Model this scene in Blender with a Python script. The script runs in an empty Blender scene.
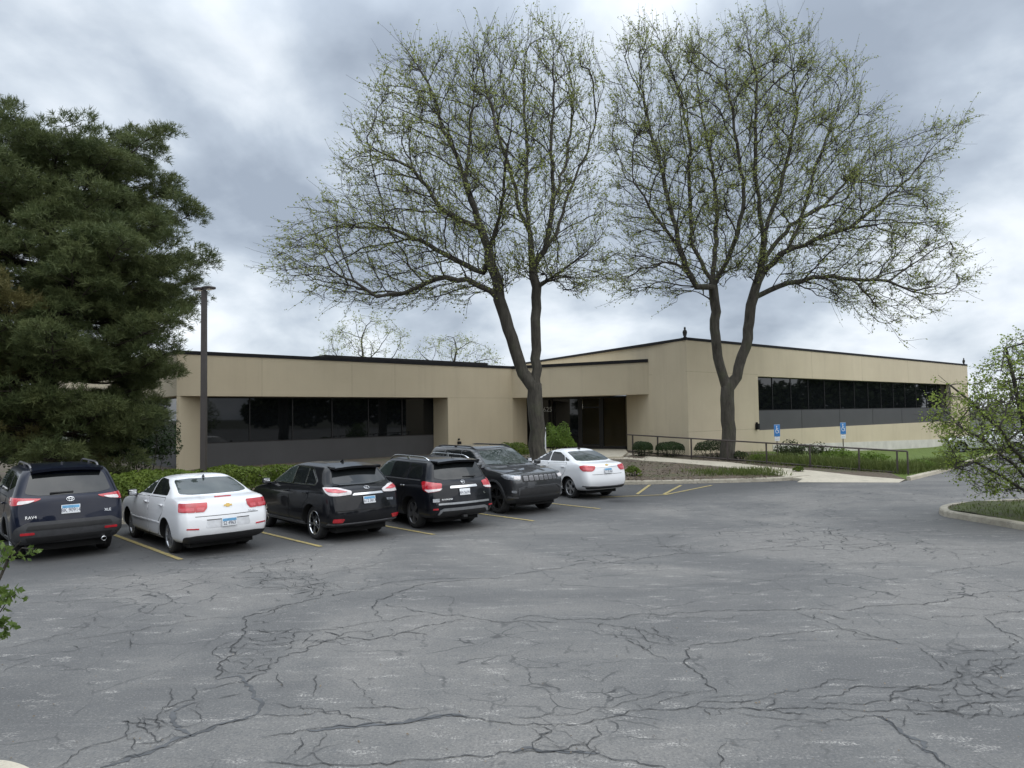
import bpy, bmesh, math, random
import numpy as np
from mathutils import Vector, Matrix
from mathutils.bvhtree import BVHTree
from mathutils.kdtree import KDTree
from mathutils.geometry import tessellate_polygon
rnd = random.Random(7)
SC = bpy.context.scene
COL = SC.collection
V = Vector
rad = math.radians

# ------------------------------------------------------------------ camera
FPX, ROLL, HOR, CH = 710.0, 0.015, 414.0, 2.75
pit = math.atan((HOR - 384) / FPX)
FW = V((0, math.cos(pit), math.sin(pit)))
_u = V((0, -math.sin(pit), math.cos(pit)))
RT = math.cos(ROLL) * V((1, 0, 0)) - math.sin(ROLL) * _u
UP = math.sin(ROLL) * V((1, 0, 0)) + math.cos(ROLL) * _u
CAMP = V((0, 0, CH))
cd = bpy.data.cameras.new('camera')
cam = bpy.data.objects.new('camera', cd)
COL.objects.link(cam)
cam.matrix_world = Matrix(((RT.x, UP.x, -FW.x, 0), (RT.y, UP.y, -FW.y, 0), (RT.z, UP.z, -FW.z, CH), (0, 0, 0, 1)))
cd.sensor_fit = 'HORIZONTAL'
cd.sensor_width = 36
cd.lens = 36 * FPX / 1024
cd.clip_end = 5000
SC.camera = cam

def ray(x, y):
    return RT * ((x - 512) / FPX) + UP * ((384 - y) / FPX) + FW
def G(x, y, z=0.0):          # photo point -> point of the place at height z
    d = ray(x, y)
    t = (z - CH) / d.z
    return V((d.x * t, d.y * t, z))
def D(x, y, Y):              # photo point -> point of the place at distance Y
    d = ray(x, y)
    t = Y / d.y
    return V((d.x * t, Y, CH + d.z * t))
def on_plane(x, y, p, n):
    d = ray(x, y)
    t = (V(p) - CAMP).dot(n) / d.dot(n)
    return CAMP + d * t

# ------------------------------------------------------------------ object helpers
def link(o, parent=None):
    COL.objects.link(o)
    if parent is not None:
        o.parent = parent
    return o
def tag(o, label=None, cat=None, group=None, kind=None):
    if label: o['label'] = label
    if cat: o['category'] = cat
    if group: o['group'] = group
    if kind: o['kind'] = kind
    return o
def thing(name, label, cat, loc=(0, 0, 0), group=None):
    o = bpy.data.objects.new(name, None)
    o.empty_display_size = .2
    o.location = loc
    link(o)
    return tag(o, label, cat, group)

class MB:
    """collects faces and links them as one mesh object"""
    def __init__(s):
        s.v, s.f, s.m, s.sm = [], [], [], []
    def add(s, vs, fs, mat=0, smooth=False):
        b = len(s.v)
        s.v += [tuple(p) for p in vs]
        for f in fs:
            s.f.append([i + b for i in f]); s.m.append(mat); s.sm.append(smooth)
    def quad(s, *p, mat=0):
        s.add(p, [list(range(len(p)))], mat)
    def box(s, c, size, mat=0, rot=None, bev=0.0):
        hx, hy, hz = size[0] / 2, size[1] / 2, size[2] / 2
        if bev > 0:
            bm = bmesh.new()
            bmesh.ops.create_cube(bm, size=1)
            for v in bm.verts:
                v.co = V((v.co.x * size[0], v.co.y * size[1], v.co.z * size[2]))
            bmesh.ops.bevel(bm, geom=list(bm.edges), offset=min(bev, min(size) * .45), segments=2, profile=.6, affect='EDGES')
            bm.verts.index_update()
            vs = [v.co.copy() for v in bm.verts]
            fs = [[v.index for v in f.verts] for f in bm.faces]
            bm.free()
        else:
            vs = [V((x, y, z)) for x in (-hx, hx) for y in (-hy, hy) for z in (-hz, hz)]
            fs = [[0, 1, 3, 2], [4, 6, 7, 5], [0, 4, 5, 1], [2, 3, 7, 6], [0, 2, 6, 4], [1, 5, 7, 3]]
        c = V(c)
        s.add([(rot @ p if rot else p) + c for p in vs], fs, mat, bev > 0)
    def prism(s, poly, z0, z1, mat=0, top=True, bot=True):
        """poly: plan points (ccw or cw); z0, z1 numbers or per-point lists"""
        n = len(poly)
        a = sum(poly[i][0] * poly[(i + 1) % n][1] - poly[(i + 1) % n][0] * poly[i][1] for i in range(n))
        if a < 0:
            poly = list(poly)[::-1]
            if not isinstance(z0, (int, float)): z0 = list(z0)[::-1]
            if not isinstance(z1, (int, float)): z1 = list(z1)[::-1]
        Z0 = [z0] * n if isinstance(z0, (int, float)) else z0
        Z1 = [z1] * n if isinstance(z1, (int, float)) else z1
        vs = [(p[0], p[1], Z0[i]) for i, p in enumerate(poly)] + [(p[0], p[1], Z1[i]) for i, p in enumerate(poly)]
        fs = [[i, (i + 1) % n, n + (i + 1) % n, n + i] for i in range(n)]
        if top: fs.append([n + i for i in range(n)])
        if bot: fs.append(list(range(n))[::-1])
        s.add(vs, fs, mat)
    def tube(s, pts, rads, n=6, mat=0, caps=True, smooth=True):
        pts = [V(p) for p in pts]
        if isinstance(rads, (int, float)): rads = [rads] * len(pts)
        t0 = (pts[1] - pts[0]).normalized()
        ref = V((0, 0, 1)) if abs(t0.z) < .9 else V((1, 0, 0))
        a = t0.cross(ref).normalized()
        vs = []
        for i, p in enumerate(pts):
            t = (pts[min(i + 1, len(pts) - 1)] - pts[max(i - 1, 0)])
            t = t.normalized() if t.length > 1e-9 else t0
            a = a - t * a.dot(t)
            a = a.normalized() if a.length > 1e-6 else t.orthogonal().normalized()
            b = t.cross(a)
            for k in range(n):
                w = 2 * math.pi * k / n
                vs.append(p + (a * math.cos(w) + b * math.sin(w)) * rads[i])
        fs = []
        for i in range(len(pts) - 1):
            for k in range(n):
                fs.append([i * n + k, i * n + (k + 1) % n, (i + 1) * n + (k + 1) % n, (i + 1) * n + k])
        s.add(vs, fs, mat, smooth)
        if caps:
            b = len(s.v) - len(vs)
            s.f.append([b + k for k in range(n)][::-1]); s.m.append(mat); s.sm.append(False)
            e = b + (len(pts) - 1) * n
            s.f.append([e + k for k in range(n)]); s.m.append(mat); s.sm.append(False)
    def lathe(s, prof, n=24, mat=0, M=None, smooth=True):
        """prof: (r, h) pairs turned about z, then moved by M"""
        vs = []
        for r_, h in prof:
            for k in range(n):
                w = 2 * math.pi * k / n
                p = V((r_ * math.cos(w), r_ * math.sin(w), h))
                vs.append(M @ p if M else p)
        fs = []
        for i in range(len(prof) - 1):
            for k in range(n):
                fs.append([i * n + k, i * n + (k + 1) % n, (i + 1) * n + (k + 1) % n, (i + 1) * n + k])
        s.add(vs, fs, mat, smooth)
    def build(s, name, mats, parent=None, off=None):
        me = bpy.data.meshes.new(name)
        if off is not None:
            o = V(off)
            me.from_pydata([(p[0] - o.x, p[1] - o.y, p[2] - o.z) for p in s.v], [], s.f)
        else:
            me.from_pydata(s.v, [], s.f)
        for m in (mats if isinstance(mats, (list, tuple)) else [mats]):
            me.materials.append(m)
        me.polygons.foreach_set('material_index', s.m)
        me.polygons.foreach_set('use_smooth', s.sm)
        me.update()
        return link(bpy.data.objects.new(name, me), parent)

def fill(bm, P):
    vs = [bm.verts.new(p) for p in P]
    for t in tessellate_polygon([[V(p) for p in P]]):
        try: bm.faces.new([vs[i] for i in t])
        except ValueError: pass

def sharp(o, deg=38):
    o.data.set_sharp_from_angle(angle=rad(deg))
    return o

def leaves_mesh(name, P, N, S, mats, parent=None, aspect=.55, fold=True, mi=None, off=None):
    """many leaf-shaped faces: P centres, N facing, S lengths (numpy)"""
    n = len(P)
    rg = np.random.default_rng(n)
    N = N / np.maximum(np.linalg.norm(N, axis=1, keepdims=True), 1e-6)
    A = rg.normal(size=(n, 3))
    A -= (A * N).sum(1, keepdims=True) * N
    A /= np.maximum(np.linalg.norm(A, axis=1, keepdims=True), 1e-6)
    B = np.cross(N, A)
    L = S[:, None]
    W = L * aspect
    pts = np.stack([P - A * L * .5, P - A * L * .05 + B * W * .5 + N * L * .08, P + A * L * .5, P - A * L * .05 - B * W * .5 + N * L * .08], 1)
    if off is not None: pts = pts - np.array(off)
    me = bpy.data.meshes.new(name)
    me.vertices.add(n * 4); me.loops.add(n * 4); me.polygons.add(n)
    me.vertices.foreach_set('co', pts.astype(np.float32).ravel())
    me.loops.foreach_set('vertex_index', np.arange(n * 4, dtype=np.int32))
    me.polygons.foreach_set('loop_start', np.arange(0, n * 4, 4, dtype=np.int32))
    me.polygons.foreach_set('loop_total', np.full(n, 4, dtype=np.int32))
    for m in (mats if isinstance(mats, (list, tuple)) else [mats]): me.materials.append(m)
    if mi is not None: me.polygons.foreach_set('material_index', mi.astype(np.int32))
    me.update(calc_edges=True)
    me.validate()
    return link(bpy.data.objects.new(name, me), parent)

# ------------------------------------------------------------------ materials
def new_mat(name):
    m = bpy.data.materials.new(name)
    m.use_nodes = True
    nt = m.node_tree
    return m, nt, nt.nodes['Principled BSDF']
def nd(nt, typ, **kw):
    n = nt.nodes.new(typ)
    for k, v in kw.items():
        if k.startswith('i_'):
            key = k[2:]
            n.inputs[int(key) if key.isdigit() else key.replace('_', ' ')].default_value = v
        else:
            setattr(n, k, v)
    return n
def ramp(nt, fac, stops):
    r = nt.nodes.new('ShaderNodeValToRGB')
    e = r.color_ramp.elements
    while len(e) < len(stops): e.new(.5)
    for i, (p, c) in enumerate(stops):
        e[i].position = p
        e[i].color = (c[0], c[1], c[2], 1) if not isinstance(c, (int, float)) else (c, c, c, 1)
    nt.links.new(fac, r.inputs[0])
    return r.outputs[0]
def mixc(nt, fac, a, b, mode='MIX'):
    m = nt.nodes.new('ShaderNodeMix')
    m.data_type = 'RGBA'; m.blend_type = mode
    for sock, val in ((m.inputs[0], fac), (m.inputs[6], a), (m.inputs[7], b)):
        if hasattr(val, 'links'): nt.links.new(val, sock)
        elif isinstance(val, (int, float)): sock.default_value = val
        else: sock.default_value = (val[0], val[1], val[2], 1)
    return m.outputs[2]
def pos(nt):
    return nt.nodes.new('ShaderNodeNewGeometry').outputs['Position']
def objco(nt):
    return nt.nodes.new('ShaderNodeTexCoord').outputs['Object']
def noise(nt, vec, scale, detail=4, rough=.55, stretch=None, dist=0):
    if stretch:
        mp = nd(nt, 'ShaderNodeMapping')
        mp.inputs['Scale'].default_value = stretch[:3]
        if len(stretch) > 3: mp.inputs['Rotation'].default_value = (0, 0, stretch[3])
        nt.links.new(vec, mp.inputs[0]); vec = mp.outputs[0]
    n = nd(nt, 'ShaderNodeTexNoise', i_Scale=scale, i_Detail=detail, i_Roughness=rough, i_Distortion=dist)
    nt.links.new(vec, n.inputs['Vector'])
    return n.outputs[0]
def bump(nt, b, h, strength=.3, dist=.01):
    n = nd(nt, 'ShaderNodeBump', i_Strength=strength, i_Distance=dist)
    nt.links.new(h, n.inputs['Height'])
    nt.links.new(n.outputs[0], b.inputs['Normal'])
def simple(name, col, rough=.6, metal=0, var=.15, scale=6, bumpy=0, coat=0, spec=.5):
    m, nt, b = new_mat(name)
    p = objco(nt)
    n = noise(nt, p, scale, 5)
    c = ramp(nt, n, [(.3, [x * (1 - var) for x in col]), (.7, [min(1, x * (1 + var)) for x in col])])
    nt.links.new(c, b.inputs['Base Color'])
    b.inputs['Roughness'].default_value = rough
    b.inputs['Metallic'].default_value = metal
    b.inputs['Coat Weight'].default_value = coat
    b.inputs['Coat Roughness'].default_value = .04
    b.inputs['Specular IOR Level'].default_value = spec
    if bumpy: bump(nt, b, noise(nt, p, scale * 6, 4), bumpy, .02)
    return m
def leaf_mat(name, c1, c2, trans=.35, scale=1.2, rough=.55):
    m, nt, b = new_mat(name)
    n = noise(nt, pos(nt), scale, 6, .75)
    c = ramp(nt, n, [(.32, c1), (.68, c2)])
    nt.links.new(c, b.inputs['Base Color'])
    b.inputs['Roughness'].default_value = rough
    b.inputs['Specular IOR Level'].default_value = .25
    t = nd(nt, 'ShaderNodeBsdfTranslucent')
    nt.links.new(c, t.inputs[0])
    mx = nd(nt, 'ShaderNodeMixShader')
    mx.inputs[0].default_value = trans
    out = nt.nodes['Material Output']
    nt.links.new(b.outputs[0], mx.inputs[1]); nt.links.new(t.outputs[0], mx.inputs[2])
    nt.links.new(mx.outputs[0], out.inputs[0])
    return m
def paint(name, col, metal=0.0, rough=.32, flake=.0):
    m, nt, b = new_mat(name)
    p = objco(nt)
    dirt = noise(nt, p, 2.2, 6, .7)
    lum = sum(col) / 3
    c = mixc(nt, ramp(nt, dirt, [(.45, 0.0), (.8, .03)]), col, (.19, .18, .165))
    # road dust low on the body
    sx = nd(nt, 'ShaderNodeSeparateXYZ'); nt.links.new(p, sx.inputs[0])
    mr = nd(nt, 'ShaderNodeMapRange'); nt.links.new(sx.outputs[2], mr.inputs[0])
    mr.inputs[1].default_value = .75; mr.inputs[2].default_value = .2; mr.inputs[3].default_value = 0; mr.inputs[4].default_value = .05 if lum < .1 else .12
    c = mixc(nt, mr.outputs[0], c, (.16, .15, .135))
    nt.links.new(c, b.inputs['Base Color'])
    b.inputs['Metallic'].default_value = metal
    nt.links.new(ramp(nt, dirt, [(.3, rough), (.8, rough + .12)]), b.inputs['Roughness'])
    b.inputs['Coat Weight'].default_value = .55 if lum < .02 else 1
    b.inputs['Coat Roughness'].default_value = .03
    b.inputs['Specular IOR Level'].default_value = .1 if lum < .02 else .5
    return m

MT = {}
MT['glass_car'] = simple('tinted_glass', (.012, .014, .015), .03, 0, .2, 3, spec=.6)
MT['glass_clear'] = simple('lightly_tinted_glass', (.035, .045, .043), .03, 0, .2, 3, spec=.75)
MT['tyre'] = simple('tyre_rubber', (.018, .018, .019), .8, 0, .25, 20)
MT['black'] = simple('black_plastic', (.016, .016, .017), .55, 0, .2, 10)
MT['greytrim'] = simple('grey_plastic_cladding', (.045, .046, .05), .6, 0, .15, 12)
MT['under'] = simple('underbody_black', (.006, .006, .006), .9)
MT['chrome'] = simple('chrome', (.75, .76, .78), .16, 1, .04, 5)
MT['alloy'] = simple('alloy_wheel_silver', (.42, .43, .45), .3, .85, .12, 8)
MT['blackalloy'] = simple('black_alloy', (.012, .012, .013), .35, .2, .2, 8)
MT['greyalloy'] = simple('grey_alloy', (.16, .16, .17), .35, .7, .15, 8)
MT['red'] = simple('red_lamp_lens', (.45, .012, .022), .12, 0, .25, 9, coat=1)
MT['redpale'] = simple('pale_red_lamp_lens', (.55, .07, .085), .12, 0, .25, 9, coat=1)
MT['clear'] = simple('clear_lamp_lens', (.66, .62, .62), .12, 0, .2, 9, coat=1)
MT['headlens'] = simple('headlight_lens', (.22, .23, .25), .08, .3, .5, 14, coat=1)
MT['plate'] = simple('plate_white', (.72, .74, .76), .4, 0, .08, 20)
MT['plateblue'] = simple('plate_blue_band', (.12, .33, .55), .4, 0, .25, 12)
MT['platetext'] = simple('plate_characters', (.05, .05, .09), .5)
MT['gold'] = simple('gold_emblem', (.55, .38, .12), .35, .6, .1)
# ------------------------------------------------------------------ sky and light
w = bpy.data.worlds.new('World')
SC.world = w
w.use_nodes = True
nt = w.node_tree
for n in list(nt.nodes): nt.nodes.remove(n)
out = nd(nt, 'ShaderNodeOutputWorld')
SUN_EL, SUN_AZ = 48, 140
sky = nd(nt, 'ShaderNodeTexSky')
sky.sky_type = 'NISHITA'; sky.sun_disc = False
sky.sun_elevation = rad(SUN_EL); sky.sun_rotation = rad(SUN_AZ)
sky.air_density = 1.2; sky.dust_density = 2.0
bg1 = nd(nt, 'ShaderNodeBackground'); bg1.inputs[1].default_value = .06
nt.links.new(sky.outputs[0], bg1.inputs[0])
tc = nd(nt, 'ShaderNodeTexCoord')
gen = tc.outputs['Generated']
sep = nd(nt, 'ShaderNodeSeparateXYZ'); nt.links.new(gen, sep.inputs[0])
def mth(op, a, b=None, clamp=False):
    n = nd(nt, 'ShaderNodeMath', operation=op); n.use_clamp = clamp
    for i, v in enumerate((a, b)):
        if v is None: continue
        if hasattr(v, 'links'): nt.links.new(v, n.inputs[i])
        else: n.inputs[i].default_value = v
    return n.outputs[0]
zc = mth('ADD', mth('MAXIMUM', sep.outputs[2], 0.0), .5)
cx = mth('DIVIDE', sep.outputs[0], zc); cy = mth('DIVIDE', sep.outputs[1], zc)
cmb = nd(nt, 'ShaderNodeCombineXYZ'); nt.links.new(cx, cmb.inputs[0]); nt.links.new(cy, cmb.inputs[1])
cv = cmb.outputs[0]
big = noise(nt, cv, 1.75, 7, .5, dist=.35)
fine = noise(nt, cv, 5.0, 6, .52, dist=.2)
val = mth('ADD', mth('MULTIPLY', big, .72), mth('MULTIPLY', fine, .28))
# heavier and thinner places in the cloud deck, by direction
for (x, y, k, amp) in ((60, 60, 90, .10), (262, 78, 160, .13), (265, 190, 60, -.13), (470, 25, 90, -.09), (650, 12, 260, .06),
                       (900, 190, 60, -.07), (960, 70, 140, .07), (980, 240, 120, .05), (590, 300, 60, -.015), (330, 300, 90, .0), (120, 20, 120, -.05),
                       (700, 320, 60, -.03), (700, 130, 40, -.02), (330, 60, 300, -.06), (420, 200, 80, -.05), (800, 60, 90, -.05), (240, 330, 150, .02), (300, 120, 200, .05), (620, 330, 150, .02)):
    d = ray(x, y).normalized()
    dp = nd(nt, 'ShaderNodeVectorMath', operation='DOT_PRODUCT')
    nrm = nd(nt, 'ShaderNodeVectorMath', operation='NORMALIZE'); nt.links.new(gen, nrm.inputs[0])
    nt.links.new(nrm.outputs[0], dp.inputs[0]); dp.inputs[1].default_value = d
    g = mth('POWER', 2.718, mth('MULTIPLY', mth('SUBTRACT', dp.outputs[1], 1.0), k))
    val = mth('ADD', val, mth('MULTIPLY', g, amp * 1.35))
col = ramp(nt, val, [(.36, (.30, .35, .425)), (.435, (.42, .48, .56)), (.49, (.57, .63, .70)), (.54, (.71, .76, .82)), (.62, (.88, .92, .95))])
# overcast sky is brighter overhead than near the horizon
zb = nd(nt, 'ShaderNodeMapRange'); nt.links.new(sep.outputs[2], zb.inputs[0])
zb.inputs[1].default_value = .45; zb.inputs[2].default_value = 1.0; zb.inputs[3].default_value = 1.0; zb.inputs[4].default_value = 2.7
vm = nd(nt, 'ShaderNodeVectorMath', operation='SCALE'); nt.links.new(col, vm.inputs[0]); nt.links.new(zb.outputs[0], vm.inputs[3])
bg2 = nd(nt, 'ShaderNodeBackground'); bg2.inputs[1].default_value = 1.0
nt.links.new(vm.outputs[0], bg2.inputs[0])
mx = nd(nt, 'ShaderNodeMixShader'); mx.inputs[0].default_value = .92
nt.links.new(bg1.outputs[0], mx.inputs[1]); nt.links.new(bg2.outputs[0], mx.inputs[2])
nt.links.new(mx.outputs[0], out.inputs[0])
ld = bpy.data.lights.new('sun', 'SUN')
ld.energy = .9; ld.angle = rad(80); ld.color = (1, .965, .91)
lo = bpy.data.objects.new('sun', ld); COL.objects.link(lo)
az = rad(SUN_AZ)
sd = V((math.sin(az) * math.cos(rad(SUN_EL)), math.cos(az) * math.cos(rad(SUN_EL)), math.sin(rad(SUN_EL))))
lo.rotation_euler = (-sd).to_track_quat('-Z', 'Y').to_euler()
lo.location = sd * 60
SC.view_settings.view_transform = 'Standard'
SC.view_settings.look = 'None'
SC.view_settings.gamma = 1
SC.view_settings.exposure = .42
SC.view_settings.use_curve_mapping = False
SC.cycles.max_bounces = 6
SC.cycles.transparent_max_bounces = 12
SC.cycles.use_denoising = True
# ------------------------------------------------------------------ ground, lot, kerbs, beds
def mul0(a, bb):
    x = nt.nodes.new('ShaderNodeMath'); x.operation = 'MULTIPLY'
    nt.links.new(a, x.inputs[0]); nt.links.new(bb, x.inputs[1])
    return x.outputs[0]
m, nt, b = new_mat('worn_asphalt')
p = pos(nt)
n1 = noise(nt, p, .22, 5, .6, dist=.6)
n2 = noise(nt, p, .55, 6, .65, stretch=(.35, 1.6, 1, rad(-38)))
n3 = noise(nt, p, 1.6, 6, .7, stretch=(.22, 2.2, 1, rad(8)))
n4 = noise(nt, p, 42, 5, .8)
n5 = noise(nt, p, 11, 6, .75)
n6 = noise(nt, p, 3.2, 6, .72, stretch=(.5, 1.5, 1, rad(-20)))
base = ramp(nt, n1, [(.42, (.120, .119, .117)), (.5, (.146, .144, .139)), (.58, (.192, .185, .174))])
base = mixc(nt, ramp(nt, n2, [(.50, 0.0), (.72, .55)]), base, (.228, .218, .202))
base = mixc(nt, ramp(nt, n2, [(.28, .5), (.42, 0.0)]), base, (.091, .092, .094))
base = mixc(nt, ramp(nt, n3, [(.60, 0.0), (.74, .5)]), base, (.30, .29, .275))
speck = mixc(nt, ramp(nt, n4, [(.36, .75), (.5, 0.0)]), base, (.075, .077, .08))
speck = mixc(nt, ramp(nt, n4, [(.57, 0.0), (.68, .7)]), speck, (.40, .385, .365))
speck = mixc(nt, mul0(ramp(nt, n6, [(.56, 0.0), (.66, .8)]), ramp(nt, n4, [(.47, 0.0), (.56, 1.0)])), speck, (.45, .43, .40))
speck = mixc(nt, ramp(nt, n5, [(.34, .55), (.5, 0.0)]), speck, (.10, .102, .105))
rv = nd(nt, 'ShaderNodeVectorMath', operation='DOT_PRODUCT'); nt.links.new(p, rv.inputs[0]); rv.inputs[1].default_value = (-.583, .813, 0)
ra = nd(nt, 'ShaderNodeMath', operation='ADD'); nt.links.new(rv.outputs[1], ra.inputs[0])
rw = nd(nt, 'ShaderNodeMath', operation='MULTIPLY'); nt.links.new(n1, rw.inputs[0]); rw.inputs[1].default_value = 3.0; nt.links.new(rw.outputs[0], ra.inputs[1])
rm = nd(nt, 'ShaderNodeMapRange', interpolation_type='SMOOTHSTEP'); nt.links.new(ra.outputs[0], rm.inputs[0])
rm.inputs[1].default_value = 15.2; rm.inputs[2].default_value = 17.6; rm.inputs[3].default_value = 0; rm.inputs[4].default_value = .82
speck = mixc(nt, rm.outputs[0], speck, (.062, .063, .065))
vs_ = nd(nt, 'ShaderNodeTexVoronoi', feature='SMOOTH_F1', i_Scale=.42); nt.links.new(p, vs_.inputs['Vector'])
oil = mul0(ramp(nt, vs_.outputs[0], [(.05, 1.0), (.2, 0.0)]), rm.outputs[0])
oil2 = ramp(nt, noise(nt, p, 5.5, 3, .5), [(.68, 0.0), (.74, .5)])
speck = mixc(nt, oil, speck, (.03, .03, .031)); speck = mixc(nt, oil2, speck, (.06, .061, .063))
# fine crazing where the surface is oldest
wv = nd(nt, 'ShaderNodeVectorMath', operation='ADD'); nt.links.new(p, wv.inputs[0])
wn = nd(nt, 'ShaderNodeTexNoise', i_Scale=1.7, i_Detail=3.0); nt.links.new(p, wn.inputs['Vector'])
wsc = nd(nt, 'ShaderNodeVectorMath', operation='SCALE'); nt.links.new(wn.outputs[1], wsc.inputs[0]); wsc.inputs[3].default_value = .55
nt.links.new(wsc.outputs[0], wv.inputs[1])
vo = nd(nt, 'ShaderNodeTexVoronoi', feature='DISTANCE_TO_EDGE', i_Scale=1.9); nt.links.new(wv.outputs[0], vo.inputs['Vector'])
vo2 = nd(nt, 'ShaderNodeTexVoronoi', feature='DISTANCE_TO_EDGE', i_Scale=.42); nt.links.new(wv.outputs[0], vo2.inputs['Vector'])
def mul(a, bb):
    x = nd(nt, 'ShaderNodeMath', operation='MULTIPLY')
    nt.links.new(a, x.inputs[0])
    if hasattr(bb, 'links'): nt.links.new(bb, x.inputs[1])
    else: x.inputs[1].default_value = bb
    return x.outputs[0]
cm = ramp(nt, noise(nt, p, .21, 3, .5), [(.50, 0.0), (.60, 1.0)])
broken = ramp(nt, noise(nt, p, 2.3, 4, .6), [(.42, 0.0), (.56, 1.0)])
ck = mul(mul(ramp(nt, vo.outputs[0], [(.010, 1.0), (.032, 0.0)]), cm), broken)
ck2 = mul(ramp(nt, vo2.outputs[0], [(.002, .8), (.008, 0.0)]), broken)
speck = mixc(nt, mul(ck, .9), speck, (.04, .041, .043))
speck = mixc(nt, mul(ck2, .75), speck, (.05, .051, .053))
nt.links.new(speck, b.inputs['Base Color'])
b.inputs['Roughness'].default_value = .82
b.inputs['Specular IOR Level'].default_value = .35
bump(nt, b, noise(nt, p, 60, 4, .7), .35, .012)
ASPH = m
CRACK = simple('open_crack', (.048, .049, .05), .95, 0, .35, 9)
SEAL = simple('crack_filler', (.085, .088, .092), .9, 0, .3, 6)
m, nt, b = new_mat('concrete')
p = pos(nt)
c = ramp(nt, noise(nt, p, 1.2, 6, .7), [(.3, (.40, .36, .285)), (.7, (.54, .49, .39))])
c = mixc(nt, ramp(nt, noise(nt, p, 6, 5, .7), [(.55, 0.0), (.75, .5)]), c, (.20, .18, .15))
c = mixc(nt, ramp(nt, noise(nt, p, 45, 3), [(.3, .35), (.5, 0.0)]), c, (.2, .19, .165))
nt.links.new(c, b.inputs['Base Color']); b.inputs['Roughness'].default_value = .85
bump(nt, b, noise(nt, p, 30, 4), .3, .01)
CONC = m
m, nt, b = new_mat('old_kerb_concrete')
p = pos(nt)
c = ramp(nt, noise(nt, p, 2.0, 6, .7), [(.3, (.27, .245, .195)), (.7, (.46, .42, .34))])
c = mixc(nt, ramp(nt, noise(nt, p, 9, 5, .7), [(.5, 0.0), (.7, .6)]), c, (.14, .13, .11))
nt.links.new(c, b.inputs['Base Color']); b.inputs['Roughness'].default_value = .9
bump(nt, b, noise(nt, p, 25, 4), .4, .012)
KERB = m
m, nt, b = new_mat('mulch')
p = pos(nt)
c = ramp(nt, noise(nt, p, 9, 6, .75), [(.3, (.05, .038, .028)), (.7, (.17, .135, .10))])
c = mixc(nt, ramp(nt, noise(nt, p, 1.1, 4, .6), [(.5, 0.0), (.66, .5)]), c, (.07, .09, .03))
nt.links.new(c, b.inputs['Base Color']); b.inputs['Roughness'].default_value = .95
bump(nt, b, noise(nt, p, 22, 5, .7), .8, .04)
MULCH = m
m, nt, b = new_mat('lawn')
p = pos(nt)
c = ramp(nt, noise(nt, p, 2.5, 6, .75), [(.3, (.07, .115, .012)), (.7, (.135, .19, .03))])
c = mixc(nt, ramp(nt, noise(nt, p, .6, 4), [(.5, 0.0), (.7, .35)]), c, (.12, .13, .04))
nt.links.new(c, b.inputs['Base Color']); b.inputs['Roughness'].default_value = .9
bump(nt, b, noise(nt, p, 40, 3, .7), .8, .05)
LAWN = m

# one sheet out to the horizon
mb = MB(); mb.quad((-1500, -1500, -1.2), (1500, -1500, -1.2), (1500, 1500, -1.2), (-1500, 1500, -1.2))
gr = tag(mb.build('ground', simple('dull_far_ground', (.055, .058, .035), .95, 0, .3, .05)), kind='structure')

# kerb line along the front of the planting bed (left end to the kerb ramp)
KL = [(-40, 15.5), (-25, 17.6), (-13.5, 18.6), (-9.4, 18.9), (-6.6, 20.3), (-4.2, 22.0), (-2.6, 24.2), (-.2, 27.0), (1.3, 27.9), (2.6, 27.4),
      (4.3, 27.12), (6.8, 27.15), (9.34, 27.35), (10.7, 27.75), (11.9, 28.4)]
def smooth_line(pl, k=2):
    pl = [V((p[0], p[1], 0)) for p in pl]
    for _ in range(k):
        q = [pl[0]]
        for a, c_ in zip(pl, pl[1:]):
            q += [a.lerp(c_, .25), a.lerp(c_, .75)]
        q.append(pl[-1]); pl = q
    return pl
KLs = smooth_line(KL)
KR = smooth_line([(15.1, 27.1), (15.9, 27.9), (18.4, 30.4), (22, 34.5), (30, 43.0), (34, 48), (60, 79)])
def dist_line(x, y, L):
    best = 1e9
    for a, c_ in zip(L, L[1:]):
        dx, dy = c_.x - a.x, c_.y - a.y
        t = max(0, min(1, ((x - a.x) * dx + (y - a.y) * dy) / (dx * dx + dy * dy + 1e-9)))
        best = min(best, math.hypot(x - a.x - dx * t, y - a.y - dy * t))
    return best
FRONTL = KLs + [V((15.1, 27.1, 0))] + KR
RAMP = [V((11.5, 27.4, 0)), V((15.0, 26.9, 0))]
def gz(x, y):                 # height of the planted ground behind the kerb
    d = dist_line(x, y, FRONTL)
    fall = max(0, min(1, (x - 12) / 22))
    h = .022 + .11 * min(1, dist_line(x, y, RAMP) / 2.2)
    return h + (.38 - 1.2 * fall) * min(1, d / 9)
def bedded(x, y):
    return inside_poly(x, y, BEDP) and dist_line(x, y, FRONTL) > 1.2
def inside_poly(px_, py_, poly):
    r_ = False; j = len(poly) - 1
    for i in range(len(poly)):
        if (poly[i][1] > py_) != (poly[j][1] > py_) and px_ < (poly[j][0] - poly[i][0]) * (py_ - poly[i][1]) / (poly[j][1] - poly[i][1]) + poly[i][0]: r_ = not r_
        j = i
    return r_
BEDP = [(q.x, q.y) for q in FRONTL] + [(60, 84), (-40, 84)]
# asphalt: big sheet, outline kept clear of the beds by laying the beds above it
mb = MB()
nx = 100
xs = [-60 + 190 * i / nx for i in range(nx + 1)]; ys = [-40 + 150 * i / nx for i in range(nx + 1)]
for i in range(nx):
    for j in range(nx):
        if all(bedded(a, b2) for a in xs[i:i + 2] for b2 in ys[j:j + 2]): continue
        mb.quad((xs[i], ys[j], 0), (xs[i + 1], ys[j], 0), (xs[i + 1], ys[j + 1], 0), (xs[i], ys[j + 1], 0))
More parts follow.
